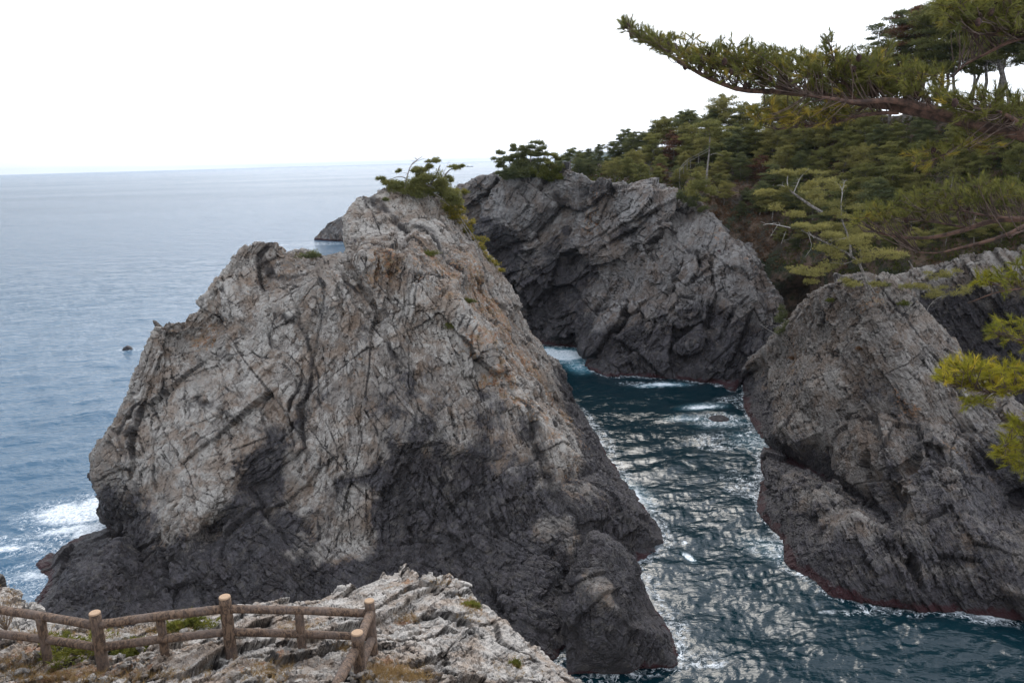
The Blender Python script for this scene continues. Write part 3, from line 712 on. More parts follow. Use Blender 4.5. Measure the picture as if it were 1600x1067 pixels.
def build_sea():
    # rings round the foot of the viewpoint, wider apart with distance
    r = [14.0]; 
    while r[-1] < 60: r.append(r[-1] * 1.0045 if r[-1] > 42 else r[-1] + 1.4)
    while r[-1] < 30000:
        r.append(r[-1] + max(.27, r[-1] ** 2 / 35 / F * 2.6))
    r = np.array(r)
    th = np.radians(np.concatenate([np.linspace(-75, -36, 40)[:-1], np.linspace(-36, 36, 760), np.linspace(36, 75, 40)[1:]]))
    A, Rr = np.meshgrid(th, r)
    V = np.stack([np.sin(A).ravel() * Rr.ravel(), np.cos(A).ravel() * Rr.ravel(), np.zeros(A.size)], 1)
    na, nr = len(th), len(r)
    i = np.arange(nr - 1)[:, None] * na + np.arange(na - 1)[None]
    Q = np.stack([i, i + 1, i + na + 1, i + na], -1).reshape(-1, 4)
    Q = Q[:, ::-1]
    D = Rr.ravel()
    near = D < 420
    P = V[near]
    c, s = math.cos(R(22)), math.sin(R(22))
    U = np.stack([P[:, 0] * c + P[:, 1] * s, -P[:, 0] * s + P[:, 1] * c, P[:, 2]], 1)
    h = fbm(U * np.array([.10, .20, 1]), 3, 5) * .36
    cal = .80 + .35 * sstep(-.35, .35, fbm(U * np.array([.045, .11, 1]) + 4, 3, 41))
    n2 = gnoise(U * np.array([.45, .95, 1]) + 9, 8)
    h += (1 - 2 * np.abs(n2)) * .085 * cal
    h += (1 - 2 * np.abs(gnoise(P * np.array([1.1, 2.0, 1]) + 3, 12))) * .055 * cal
    h += (1 - 2 * np.abs(gnoise(U * np.array([2.0, 3.6, 1]), 15))) * .028 * cal
    V[near, 2] = h * sstep(420, 250, D[near])
    # foam close to rock, from the real distance to it
    pts = []
    for o, RV, RT_ in ROCKS:
        if o.name.startswith('rocky_ledge') or o.name.startswith('hill'): continue
        m = np.abs(RV[:, 2]) < .35; pts.append(RV[m][::3])
    pts = np.concatenate(pts)
    kd = KDTree(len(pts))
    for j, p in enumerate(pts): kd.insert((p[0], p[1], 0), j)
    kd.balance()
    foam = np.zeros(len(V), np.float32); milk = np.zeros(len(V), np.float32)
    idx = np.where((D < 330) & (V[:, 1] > 30))[0]
    for j in idx:
        d = kd.find((V[j, 0], V[j, 1], 0))[2]
        foam[j] = d
    dd = foam[idx]
    foam[:] = 0
    wob = 1.2 + 1.4 * fbm(V[idx] * .12, 3, 31)
    foam[idx] = .60 * sstep(1.2, 0.0, dd / np.clip(wob * .9, .15, 4)) + .16 * sstep(4.5, .5, dd)
    def spot(px, py, rx, ry, v, m=0.0, ang=0.0):
        q = at(px, py, 'w'); d = V - q; ca, sa = math.cos(R(ang)), math.sin(R(ang))
        x_, y_ = d[:, 0] * ca + d[:, 1] * sa, -d[:, 0] * sa + d[:, 1] * ca
        g = sstep(1.25, .15, np.sqrt((x_ / rx) ** 2 + (y_ / ry) ** 2))
        np.maximum(foam, g * (v + .12), out=foam); np.maximum(milk, g * m, out=milk)
    spot(110, 800, 6.5, 5.5, 1.0, .8); spot(150, 795, 5, 5.5, 1.25, .9); spot(150, 830, 4, 3, 1.2, .6); spot(100, 830, 6, 2.2, .95, .6, 20); spot(40, 850, 7, 3.5, .62, .25)
    spot(60, 895, 5.5, 3.0, .75, .3); spot(20, 935, 5, 3, .7, .2); spot(10, 860, 3.5, 1.2, .95, .2, 10)
    spot(885, 556, 5.5, 7, 1.2, .9); spot(860, 550, 3, 4, 1.1, .8); spot(905, 572, 3, 6, .7, .8); spot(1035, 603, 5.5, 1.6, 1.05, .5); spot(1000, 600, 6, 1.6, .55)
    spot(1098, 638, 4.2, 2.2, 1.0, .35, 15); spot(1130, 660, 5, 3.0, .7, .15); spot(1075, 655, 4, 1.2, .75, .2); spot(1150, 625, 5, 3, .55); spot(1180, 690, 4, 5, .68, .15); spot(1120, 690, 6, 5, .46)
    spot(985, 775, 2.6, 5, .85, .2, 10); spot(960, 740, 2.5, 5, .6); spot(1015, 810, 1.6, 3, .75); spot(1160, 760, 3.5, 6, .42); spot(1205, 860, 2.2, 4, .6, .1, 30); spot(1550, 965, 3.5, 1.3, .8); spot(1400, 955, 8, 1, .45); spot(1080, 1035, 4, 2, .45)
    spot(1077, 872, .55, 1.15, 1.3, .2, 15); spot(1070, 850, .45, .6, 1.0)
    spot(520, 380, 40, 14, .7, .2); spot(198, 548, 6, 3, .4)
    q = V @ np.array([1, 0, 0])
    u, v = V[:, 0], V[:, 1]
    openw = sstep(-4, -22, u - (v - 60) * .05) * 0 + sstep(0.0, 1.0, (-(u) - 14 + 0 * v) / 12)
    openw = np.maximum(openw, sstep(170, 260, D))
    o = mesh_obj('sea', V, Q, water_material(), None, {'foam': foam, 'milk': milk, 'far': np.clip((D - 100) / 900, 0, 1), 'open': openw}, smooth=True)
    tag(o, kind='structure')
    return o
sea = build_sea()

# ------------------------------------------------------------------ plants
def bvh_of(names):
    vs, ts, n = [], [], 0
    for o, V, T in ROCKS:
        if any(o.name.startswith(q) for q in names):
            vs.append(V); ts.append(T + n); n += len(V)
    return BVHTree.FromPolygons(np.concatenate(vs).tolist(), np.concatenate(ts).tolist())
STACK_BVH = bvh_of(['sea_stack'])
HILL_BVH = bvh_of(['hillside'])
LAND_BVH = bvh_of(['hillside', 'cliff', 'crag'])
def pick(px, py, bvh):
    h = bvh.ray_cast(Vector(CAM), Vector(ray(px, py)))
    return np.array(h[0]) if h[0] is not None else None
def needles(g, C, k, L, w, upb=0.45, out=None, spread=1.0, tint=None):
    """k thin pointed blades at every centre C"""
    n = len(C)
    if n == 0: return
    d = RNG.normal(0, 1, (n, k, 3)) * spread; d[..., 2] += upb * 2
    if out is not None: d += out[:, None, :]
    d /= np.linalg.norm(d, axis=2)[..., None]
    s = np.cross(d, RNG.normal(0, 1, (n, k, 3))); s /= np.linalg.norm(s, axis=2)[..., None] + 1e-9
    ll = L * RNG.uniform(.6, 1.15, (n, k, 1)); b = C[:, None, :] + d * ll * RNG.uniform(-.1, .25, (n, k, 1))
    V = np.stack([b - s * w, b + s * w, b + d * ll], 2).reshape(-1, 3)
    t = tint if tint is not None else RNG.uniform(0, 1, n)
    t = np.repeat(np.clip(t, 0, 1), k * 3)
    g.add(V, np.arange(len(V)).reshape(-1, 3), t)
def pad(g, c, rx, ry, rz, n, L=.30, w=.035, tint=.5, k=5):
    """one flat cushion of needles"""
    p = RNG.normal(0, .46, (n, 3)); p /= np.maximum(1, np.linalg.norm(p, axis=1) / 1.15)[:, None]
    p[:, 2] = np.abs(p[:, 2]) * .9 - .18
    C = np.asarray(c) + p * np.array([rx, ry, rz])
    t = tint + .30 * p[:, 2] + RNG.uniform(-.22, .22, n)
    o = p * np.array([1, 1, .3]) * 1.2
    needles(g, C, k, L, w, .35, o, 1.0, t)
def pine(seed, h, start=.35, width=.34, lean=.08, dens=1.0, flat=1.0, nb=20, name='pine_tree'):
    """crown and trunk meshes of a wind-shaped pine of height h, base at the origin"""
    global RNG
    keep = RNG; RNG = np.random.default_rng(seed)
    tr, cr = Geo(), Geo()
    a = RNG.uniform(0, 6.28); n = 9
    zz = np.linspace(0, 1, n)
    bx = np.cumsum(RNG.normal(0, .022, n)) + math.cos(a) * lean * zz; by = np.cumsum(RNG.normal(0, .022, n)) + math.sin(a) * lean * zz
    P = np.stack([bx - bx[0], by - by[0], zz * .97], 1) * h
    P[0, 2] -= .6
    r0 = .011 * h + .07
    tr.tube(P, r0 * (1 - zz * .82), 7)
    for b in range(nb):
        f = start + (1 - start) * (b + RNG.uniform(0, .9)) / nb
        i = min(int(f * (n - 1)), n - 2); t = f * (n - 1) - i; c = P[i] * (1 - t) + P[i + 1] * t
        ang = b * 2.4 + RNG.uniform(-.5, .5)
        prof = math.sin(min(1, (1 - f) / (1 - start) * 1.5 + .28) * 1.45)
        ln = h * width * prof * RNG.uniform(.55, 1.15)
        d = np.array([math.cos(ang), math.sin(ang), RNG.uniform(.02, .38)])
        q = [c, c + d * ln * .5 + np.array([0, 0, -.02 * ln]), c + d * ln + np.array([0, 0, .10 * ln])]
        tr.tube(spline(q, 5), np.linspace(r0 * .32 * (1 - f * .5), .012, 5), 4)
        tn = RNG.uniform(.1, .75)
        for s_ in (np.linspace(.42, 1, 4) if ln > 1.2 else (.5, .9)):
            cc = q[0] * (1 - s_) + q[2] * s_ + RNG.normal(0, .12 * ln, 3) * np.array([1, 1, .8])
            rr = ln * .30 * RNG.uniform(.8, 1.25) + .22
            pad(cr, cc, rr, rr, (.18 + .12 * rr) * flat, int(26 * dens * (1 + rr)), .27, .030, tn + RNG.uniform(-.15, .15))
    for q in range(3): pad(cr, P[-1] + RNG.normal(0, .2, 3), .5, .5, .4, int(30 * dens), tint=.6)
    RNG = keep
    return tr, cr
def mesh_of(g, name, mat):
    V, T = np.concatenate(g.v), np.concatenate(g.t)
    o = mesh_obj(name, V, T, mat, None, {'tint': np.concatenate(g.a)})
    me = o.data; bpy.data.objects.remove(o); return me
PROTO = {}
def proto(key, mat, bark, **kw):
    tr, cr = pine(**kw)
    PROTO[key] = (mesh_of(tr, 'trunk', bark), mesh_of(cr, 'crown', mat), kw['h'])
for i in range(6): proto('bushy%d' % i, PINE_LIGHT if i > 2 else PINE, BARK, seed=100 + i, h=7.0, start=.34 if i > 2 else .16, width=.40 if i > 2 else .36, nb=20 if i > 2 else 24, dens=.95 if i > 2 else 1.1, flat=1.7)
for i in range(3): proto('dark%d' % i, PINE_DARK, BARK, seed=130 + i, h=7.5, start=.10, width=.34, nb=28, dens=1.2, flat=1.5)
for i in range(4): proto('tall%d' % i, PINE, BARK, seed=160 + i, h=15.0, start=.38, width=.25, nb=34, lean=.12, dens=1.3, flat=1.4)
for i in range(3): proto('talldark%d' % i, PINE_DARK, BARK, seed=190 + i, h=15.0, start=.34, width=.19, nb=30, lean=.05, dens=1.0, flat=1.5)
proto('brown0', PINE_BROWN, BARK, seed=210, h=15.0, start=.40, width=.22, nb=26, dens=1.0, flat=1.3)
proto('brownsmall', PINE_BROWN, BARK, seed=214, h=5.0, start=.15, width=.34, nb=16, dens=.6)
def put_tree(key, loc, h, rot, label, group, cat='pine tree'):
    a, b, ph = PROTO[key]
    e_ = empty('pine_tree', loc, label, cat, group, rot); s_ = h / ph
    e_.scale = (s_ * random.uniform(.9, 1.15), s_ * random.uniform(.9, 1.15), s_)
    for nm, me in (('trunk', a), ('crown', b)):
        o = bpy.data.objects.new(nm, me); COL.objects.link(o); o.parent = e_
    return e_
TREES = []
def free(p, dmin): return all((p[0] - q[0]) ** 2 + (p[1] - q[1]) ** 2 > dmin ** 2 for q in TREES)
ridge_u = [880, 905, 950, 1050, 1150, 1300, 1450, 1600, 1850]; ridge_v = [275, 262, 255, 232, 215, 192, 178, 168, 150]
foot_u = [900, 940, 1040, 1082, 1112, 1160, 1200, 1250, 1300, 1400, 1520, 1620, 1850]; foot_v = [272, 284, 296, 300, 310, 345, 385, 400, 395, 395, 372, 362, 380]
rnd = random.Random(5)
GRP = 'pines of the dense wood covering the hillside'
# the row along the skyline
for u in list(np.arange(905, 1330, 12.5)) + list(np.arange(1335, 1720, 7)):
    u = u + rnd.uniform(-4, 4); v = np.interp(u, ridge_u, ridge_v) + rnd.uniform(2, 9)
    p = pick(u, v, HILL_BVH)
    if p is None or not free(p, 1.3 if u > 1330 else 2.0): continue
    h = np.interp(u, [880, 920, 950, 1050, 1100, 1150, 1300, 1335, 1370, 1420, 1600, 1700], [3.5, 4.5, 5.5, 8.0, 9.0, 8.5, 7, 11, 15, 18, 20, 18]) * rnd.uniform(.85, 1.12)
    if u < 1330: put_tree(('dark%d' % rnd.randrange(3)) if u < 1020 else rnd.choice(['bushy%d' % rnd.randrange(6), 'dark%d' % rnd.randrange(3)]), p - [0, 0, .3], h, rnd.uniform(0, 6), 'dark pine standing in the skyline row of the hillside wood left of the tall pines', 'pines along the lower skyline of the wood')
    else:
        k_ = 'brown0' if 1395 < u < 1470 and rnd.random() < .55 else rnd.choice(['tall%d' % rnd.randrange(4), 'tall%d' % rnd.randrange(4), 'talldark%d' % rnd.randrange(3)])
        if u < 1400: k_ = 'talldark%d' % rnd.randrange(3)
        br = k_ == 'brown0'
        put_tree(k_, p - [0, 0, .3], h, rnd.uniform(0, 6), 'tall pine with withered brown crown against the sky at upper right' if br else 'tall bare-stemmed pine standing against the white sky at upper right',
                 'withered tall pines on the skyline' if br else 'tall pines on the upper right skyline')
    TREES.append(p)
tries = 0; cnt = 0
while cnt < 175 and tries < 9000:
    tries += 1
    u = rnd.uniform(900, 1720); v0, v1 = np.interp(u, ridge_u, ridge_v) + 16, np.interp(u, foot_u, foot_v)
    v = rnd.uniform(v0, v1)
    if u > 1350 and v < v0 + 32: continue
    if 1110 < u < 1200 and v > 290 and rnd.random() < .8: continue
    p = pick(u, v, HILL_BVH)
    if p is None or not free(p, 3.1): continue
    h = rnd.uniform(4.5, 7.0) if v < v1 - 35 else rnd.uniform(2.6, 4.6)
    if u > 1400 and v < 265: h = min(h, 5.2)
    q = rnd.random()
    k_ = 'bushy%d' % rnd.randrange(6) if q < .72 else ('dark%d' % rnd.randrange(3) if q < .93 else 'brownsmall')
    lab = {'b': 'green layered pine in the dense wood on the hillside', 'd': 'dark bushy pine in the dense wood on the hillside', 'B': 'small withered brown pine among the green pines of the hillside'}['B' if k_ == 'brownsmall' else k_[0]]
    put_tree(k_, p - [0, 0, .3], h, rnd.uniform(0, 6), lab, {'g': GRP, 'd': 'dark bushy pines of the hillside wood', 's': 'withered small pines of the hillside wood'}[lab[0]])
    TREES.append(p); cnt += 1

for u, v, h in ((1385, 392, 3.2), (1430, 398, 3.0), (1475, 388, 3.4), (1520, 384, 3.0), (1565, 378, 3.4), (1605, 372, 3.2), (1345, 396, 3.4), (1300, 392, 3.8), (1250, 385, 3.2)):
    p = pick(u, v, HILL_BVH)
    if p is not None: put_tree('bushy%d' % rnd.randrange(3, 6), p - [0, 0, .3], h * 1.25, rnd.uniform(0, 6), 'light green low pine at the lower edge of the wood above the right cliffs', 'low pines along the foot of the hillside wood')
# undergrowth
def undergrowth():
    gs = {BRACKEN: Geo(), SHRUB: Geo()}
    r_ = np.random.default_rng(3)
    n = 0
    pts = {BRACKEN: [], SHRUB: []}
    for _ in range(5200):
        u = r_.uniform(890, 1650); v = r_.uniform(np.interp(u, ridge_u, ridge_v), np.interp(u, foot_u, foot_v) + 34)
        p = pick(u, v, HILL_BVH)
        if p is None: continue
        br = (1105 < u < 1215 and v > 285) or r_.random() < .22
        pts[BRACKEN if br else SHRUB].append(p)
    for m, L in pts.items():
        C = np.array(L)
        t = r_.uniform(0, .8, len(C))
        for rep_ in range(5):
            needles(gs[m], C + r_.normal(0, .32, C.shape) * [1, 1, .5] + [0, 0, .2], 5, .42, .05, .5, None, 1.0, t + r_.uniform(-.15, .15, len(C)))
    for m, nm in ((BRACKEN, 'bracken'), (SHRUB, 'undergrowth')):
        o = gs[m].build(nm, m); tag(o, 'brown dry bracken covering the open slope' if nm == 'bracken' else 'low green scrub under the hillside pines', 'undergrowth', kind='stuff')
undergrowth()

def pad_plant(name, label, cat, base, Y, stems=(), pads=(), mat=PINE, bark=BARK, dead=(), dens=1.0, group=None, L=.26, w=.028, crown='crown'):
    """a plant whose cushions of needles and stems are set out in the photo's pixels at Y metres"""
    b = at(base[0], base[1], Y); ppm = F / np.linalg.norm(b - CAM)
    e_ = empty(name, b, label, cat, group)
    tr, cr, de = Geo(), Geo(), Geo()
    for st, r0, r1 in stems:
        P = spline([at(x_, y_, Y + (q[0] if q else 0)) - b for x_, y_, *q in st], 9); tr.tube(P, np.linspace(r0, r1, 9) * 1.35, 6, rough=.15)
    for st, r0, r1 in dead:
        P = spline([at(x_, y_, Y + (q[0] if q else 0)) - b for x_, y_, *q in st], 9); de.tube(P, np.linspace(r0, r1, 9), 5, rough=.15)
        for _ in range(4):
            i = random.randrange(2, 8); d = RNG.normal(0, 1, 3); d /= np.linalg.norm(d); d[2] = abs(d[2]) * .6
            de.tube([P[i], P[i] + d * .35 + [0, 0, .05], P[i] + d * .8], [r1 * 1.1 + .006, r1 * .8, .006], 4)
    for x_, y_, rx, rz, *q in pads:
        yy = Y + (q[0] if q else RNG.uniform(-.6, .6)); c = at(x_, y_, yy) - b; rx, rz = rx / ppm * 1.25, rz / ppm * 1.7
        tn = q[1] if len(q) > 1 else RNG.uniform(.3, .7)
        for _ in range(4):
            o2 = RNG.normal(0, .42, 3) * [rx, rx * .8, rz * .8]; k2 = RNG.uniform(.35, .62)
            pad(cr, c + o2, rx * k2, rx * k2, rz * RNG.uniform(.5, 1.1), int(dens * (16 + 40 * rx * rz + 14 * rx)), L, w, tn + RNG.uniform(-.12, .12))
    tr.build('trunk', bark, e_); cr.build(crown, mat, e_)
    if de.v: de.build('dead_branch', DEADWOOD, e_)
    return e_
# the pine on the upper summit of the big sea rock
pad_plant('pine_tree', 'crooked wind-bent pine on top of the upper summit of the big sea rock', 'pine tree', (672, 312), 91,
 stems=[([(668, 312), (672, 292), (682, 272), (688, 258)], .12, .04), ([(680, 300), (697, 272), (706, 264), (716, 262)], .08, .03), ([(650, 300), (640, 284), (625, 276), (600, 284)], .07, .02), ([(672, 292), (655, 280), (648, 270)], .06, .02), ([(675, 300), (690, 310), (702, 322)], .07, .03)],
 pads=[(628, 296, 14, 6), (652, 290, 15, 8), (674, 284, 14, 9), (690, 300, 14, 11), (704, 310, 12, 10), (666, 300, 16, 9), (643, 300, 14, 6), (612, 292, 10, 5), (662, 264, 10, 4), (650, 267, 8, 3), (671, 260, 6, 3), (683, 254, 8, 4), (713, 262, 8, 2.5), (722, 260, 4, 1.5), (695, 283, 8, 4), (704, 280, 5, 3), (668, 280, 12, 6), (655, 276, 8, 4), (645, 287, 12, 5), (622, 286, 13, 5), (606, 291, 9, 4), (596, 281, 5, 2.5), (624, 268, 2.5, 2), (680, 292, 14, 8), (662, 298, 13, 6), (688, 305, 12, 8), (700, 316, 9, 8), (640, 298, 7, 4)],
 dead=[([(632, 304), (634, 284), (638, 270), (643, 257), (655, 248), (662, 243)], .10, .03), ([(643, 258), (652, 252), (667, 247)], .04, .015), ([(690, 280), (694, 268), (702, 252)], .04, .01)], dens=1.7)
pad_plant('hanging_pine', 'straggling yellow-green pine trailing down the right edge of the big rock upper summit', 'pine shrub', (706, 325), 93,
 stems=[([(700, 312), (712, 328), (722, 345), (740, 370), (755, 395), (770, 412, 2)], .07, .02), ([(706, 330), (714, 312), (722, 304)], .05, .02), ([(715, 342), (728, 345), (742, 346)], .04, .01)],
 pads=[(708, 322, 14, 10, 0, .6), (716, 338, 12, 9, 0, .75), (730, 356, 10, 8, 1, .8), (746, 384, 10, 8, 1.6, .8), (762, 406, 9, 6, 2.4, .8), (712, 302, 13, 3.5, 0, .7), (728, 300, 8, 2.5, 0, .6), (720, 318, 10, 6, 0, .7), (716, 332, 12, 5, 0, .85), (708, 342, 10, 4, 0, .9), (722, 346, 12, 4, 1, .95), (738, 348, 9, 3, 1, .9), (728, 362, 8, 5, 1, .7), (742, 377, 10, 5, 1.5, .8), (750, 392, 8, 6, 2, .9), (756, 402, 8, 5, 2, .95), (768, 412, 9, 4, 3, .8), (782, 424, 7, 3, 4, .8), (700, 326, 8, 5, 0, .6)], mat=PINE_NEAR, dens=.8, dead=[([(712, 338), (722, 350), (735, 372), (745, 398)], .05, .02)])
# pine cluster on the far headland
pad_plant('pine_tree', 'dense dark pine with several stems on the left end of the far headland', 'pine tree', (805, 280), 151,
 stems=[([(805, 282), (800, 262), (792, 246)], .16, .06), ([(810, 282), (815, 258), (812, 240)], .16, .06), ([(800, 280), (788, 262), (778, 252)], .10, .04)],
 pads=[(784, 240, 7, 3), (778, 250, 8, 3), (790, 248, 8, 4), (785, 260, 8, 4), (806, 235, 8, 3), (812, 242, 10, 4), (802, 250, 10, 4), (815, 256, 12, 5), (800, 262, 12, 5), (782, 270, 6, 3), (808, 230, 6, 2.5), (820, 248, 8, 4)], mat=PINE_DARK, dens=1.3, L=.34, w=.045)
pad_plant('pine_tree', 'tallest flat-topped dark pine in the middle of the clump on the far headland', 'pine tree', (830, 282), 150,
 stems=[([(828, 284), (829, 255), (830, 232)], .18, .06), ([(832, 282), (842, 258), (852, 242)], .14, .05)],
 pads=[(830, 228, 10, 3), (840, 233, 10, 3), (822, 236, 9, 4), (834, 243, 13, 4), (848, 240, 8, 3), (843, 252, 12, 4), (828, 256, 12, 5), (835, 264, 12, 4)], mat=PINE_DARK, dens=1.3, L=.34, w=.045)
pad_plant('pine_tree', 'leaning pine at the right side of the clump on the far headland', 'pine tree', (848, 284), 149,
 stems=[([(848, 284), (852, 262), (862, 246)], .14, .05), ([(850, 275), (862, 262), (872, 256)], .08, .03)],
 pads=[(862, 243, 8, 2.5), (868, 250, 9, 3), (858, 254, 9, 4), (850, 262, 9, 4), (866, 262, 9, 4), (874, 257, 7, 3), (855, 272, 10, 5)], mat=PINE, dens=1.2, L=.34, w=.045)
pad_plant('shrub', 'dark leafy thicket at the foot of the pine clump on the far headland', 'shrub', (812, 280), 149.5,
 pads=[(795, 270, 12, 8), (810, 268, 14, 9), (825, 270, 14, 8), (805, 276, 16, 6), (835, 274, 10, 6), (788, 276, 7, 4)], mat=PINE_DARK, dens=1.6, L=.30, w=.06, crown='foliage')
pad_plant('shrub', 'olive green bush right of the pine clump on the far headland', 'shrub', (858, 280), 147.5,
 pads=[(845, 272, 9, 6, 0, .6), (858, 272, 12, 7, 0, .7), (868, 276, 9, 6, 0, .8), (852, 281, 8, 4, 0, .5), (872, 270, 6, 4, 0, .5)], mat=SHRUB, dens=1.3, L=.28, w=.05, crown='foliage')
pad_plant('pine_tree', 'small lone pine with a flat top beside the distant blue headland', 'pine tree', (891, 268), 143.5,
 stems=[([(890, 268), (891, 252), (890, 237)], .10, .04), ([(891, 252), (897, 247), (902, 243)], .04, .02)],
 pads=[(890, 236, 7, 2), (896, 240, 8, 2), (884, 244, 7, 2), (901, 244, 5, 1.5), (887, 249, 6, 2), (872, 256, 5, 2)], mat=PINE_DARK, dens=1.0, L=.28, w=.04)
# thin pine on the shoulder of the middle cliff
pad_plant('pine_tree', 'slender grey-stemmed pine on the cliff shoulder below the hillside wood', 'pine tree', (1103, 302), 136,
 stems=[([(1103, 304), (1104, 275), (1108, 240), (1109, 212), (1106, 198)], .15, .05), ([(1108, 243), (1118, 240), (1130, 244)], .05, .02), ([(1107, 212), (1098, 208), (1092, 205)], .04, .02)],
 pads=[(1108, 196, 14, 4), (1092, 198, 12, 3), (1125, 203, 14, 3), (1112, 210, 16, 4), (1135, 212, 10, 3), (1118, 228, 10, 3), (1095, 290, 15, 7), (1085, 305, 16, 7), (1110, 298, 12, 6), (1092, 275, 8, 4)], mat=PINE, dens=1.1, L=.32, w=.04)
pad_plant('shrub', 'dark green clump hanging over the edge of the middle cliff', 'shrub', (1078, 316), 135,
 pads=[(1078, 313, 12, 6), (1085, 322, 9, 5), (1068, 306, 8, 4)], mat=PINE_DARK, dens=1.4, L=.3, w=.05, crown='foliage')
# pines on top of the right crag
pad_plant('pine_tree', 'sprawling pine with a bare grey leaning stem on top of the right crag', 'pine tree', (1364, 470), 83.5,
 stems=[([(1364, 472), (1354, 440), (1338, 405), (1302, 385), (1272, 370), (1252, 360)], .13, .03), ([(1338, 405), (1320, 412), (1296, 410)], .06, .02), ([(1354, 440), (1372, 462), (1405, 462), (1412, 458)], .09, .03), ([(1352, 432), (1345, 418), (1346, 400), (1343, 388)], .07, .03)],
 pads=[(1245, 355, 18, 3), (1275, 356, 20, 4), (1305, 366, 22, 5), (1335, 374, 22, 6), (1290, 388, 20, 5), (1315, 398, 20, 6), (1350, 384, 20, 6), (1240, 421, 16, 3), (1262, 424, 18, 4), (1285, 428, 18, 5), (1270, 440, 12, 4), (1300, 415, 14, 5), (1375, 395, 20, 5), (1400, 402, 16, 4), (1350, 405, 16, 4), (1330, 446, 16, 5, -1), (1370, 443, 12, 4, -1)], mat=PINE_LIGHT, dens=1.0, L=.22, w=.022,
 dead=[([(1272, 372), (1262, 362), (1268, 385), (1258, 402)], .04, .01), ([(1235, 356), (1205, 350), (1192, 352)], .05, .015), ([(1322, 372), (1300, 376), (1290, 378)], .04, .01), ([(1215, 352), (1200, 375)], .02, .006), ([(1228, 362), (1220, 382)], .02, .006)])
pad_plant('pine_tree', 'bleached dead-topped pine rising behind the sprawling pine of the right crag', 'pine tree', (1330, 400), 90,
 stems=[([(1330, 402), (1326, 372), (1316, 345), (1314, 315)], .10, .05)],
 pads=[(1290, 285, 18, 5), (1310, 296, 14, 4), (1285, 318, 18, 5), (1305, 335, 16, 5), (1335, 345, 18, 6), (1345, 325, 14, 4), (1275, 300, 12, 3), (1340, 362, 22, 6)], mat=PINE_LIGHT, dens=1.0, L=.24, w=.025,
 dead=[([(1314, 318), (1316, 300), (1312, 290), (1300, 282)], .06, .02), ([(1315, 302), (1320, 284), (1324, 282)], .04, .012), ([(1326, 372), (1310, 376), (1298, 374)], .04, .01)])
pad_plant('pine_tree', 'broken grey leaning pine with forked dead top on the slope above the right crag', 'pine tree', (1284, 332), 104,
 stems=[([(1284, 332), (1262, 318), (1245, 306), (1232, 296)], .16, .09)],
 pads=[(1225, 275, 18, 4), (1250, 272, 18, 4), (1262, 290, 16, 5), (1215, 300, 16, 4), (1275, 306, 14, 5), (1240, 335, 20, 6), (1200, 305, 14, 4)], mat=PINE_LIGHT, dens=1.1, L=.28, w=.03,
 dead=[([(1232, 296), (1230, 282), (1232, 270), (1228, 268)], .09, .03), ([(1240, 302), (1246, 288), (1252, 276), (1264, 264)], .08, .02), ([(1232, 296), (1222, 290), (1214, 290)], .06, .02), ([(1270, 320), (1278, 312), (1280, 306)], .04, .015)])
pad_plant('pine_tree', 'small pine with an upright pale stem right of the summit of the right crag', 'pine tree', (1426, 470), 82,
 stems=[([(1426, 476), (1425, 445), (1426, 420), (1420, 408)], .07, .04), ([(1425, 440), (1440, 441), (1462, 443)], .04, .015)],
 pads=[(1410, 446, 16, 4), (1440, 450, 18, 4), (1470, 455, 18, 4), (1462, 432, 14, 5), (1480, 425, 12, 5), (1455, 462, 14, 4), (1500, 455, 16, 4)], mat=PINE_LIGHT, dens=.9, L=.2, w=.02,
 dead=[([(1446, 492), (1452, 478), (1465, 466), (1480, 462)], .03, .012), ([(1448, 500), (1462, 502), (1468, 512), (1472, 525)], .03, .01)])
pad_plant('shrub', 'dark green bush with bare white twigs in the gap left of the right crag', 'shrub', (1232, 528), 104,
 pads=[(1218, 500, 7, 8), (1228, 515, 12, 9), (1240, 524, 10, 6), (1222, 492, 5, 6)], mat=PINE_DARK, dens=1.2, L=.24, w=.035, crown='foliage',
 dead=[([(1216, 524), (1200, 515), (1186, 506)], .04, .01), ([(1222, 512), (1210, 508), (1202, 504)], .03, .01)])
def on_rock(name, label, px, py, bvh, rx, rz, n, mat, L=.2, w=.02, cat='shrub', group=None, flat=.8):
    p = pick(px, py, bvh)
    if p is None: return
    e_ = empty(name, p, label, cat, group)
    g, s_ = Geo(), Geo()
    for q in range(7):
        c = RNG.normal(0, .35, 3) * [rx, rx * .6, rz]; c[2] = abs(c[2]) * .6
        pad(g, c, rx * .6, rx * .5, rz * .8, n, L, w, RNG.uniform(.3, .75)); s_.tube([np.array([0, 0, -.2]), c * .5, c], [.03, .02, .008], 4)
    g.build('foliage', mat, e_); s_.build('stem', BARK, e_)
on_rock('shrub', 'round dark green bush on the left summit of the big sea rock', 488, 402, STACK_BVH, 1.0, .75, 60, PINE_DARK)
on_rock('shrub', 'olive bush on the ridge just below the upper summit of the big sea rock', 672, 399, STACK_BVH, .9, .5, 45, SHRUB)
on_rock('shrub', 'small green tuft on the right flank of the big sea rock', 732, 472, STACK_BVH, .55, .45, 40, SHRUB)
on_rock('shrub', 'brownish green mat hanging in the notch of the right ridge of the big sea rock', 706, 512, STACK_BVH, .9, .9, 50, SHRUB)
on_rock('shrub', 'dark green tuft low on the left side of the big rock upper summit', 601, 314, STACK_BVH, .4, .35, 30, PINE_DARK)

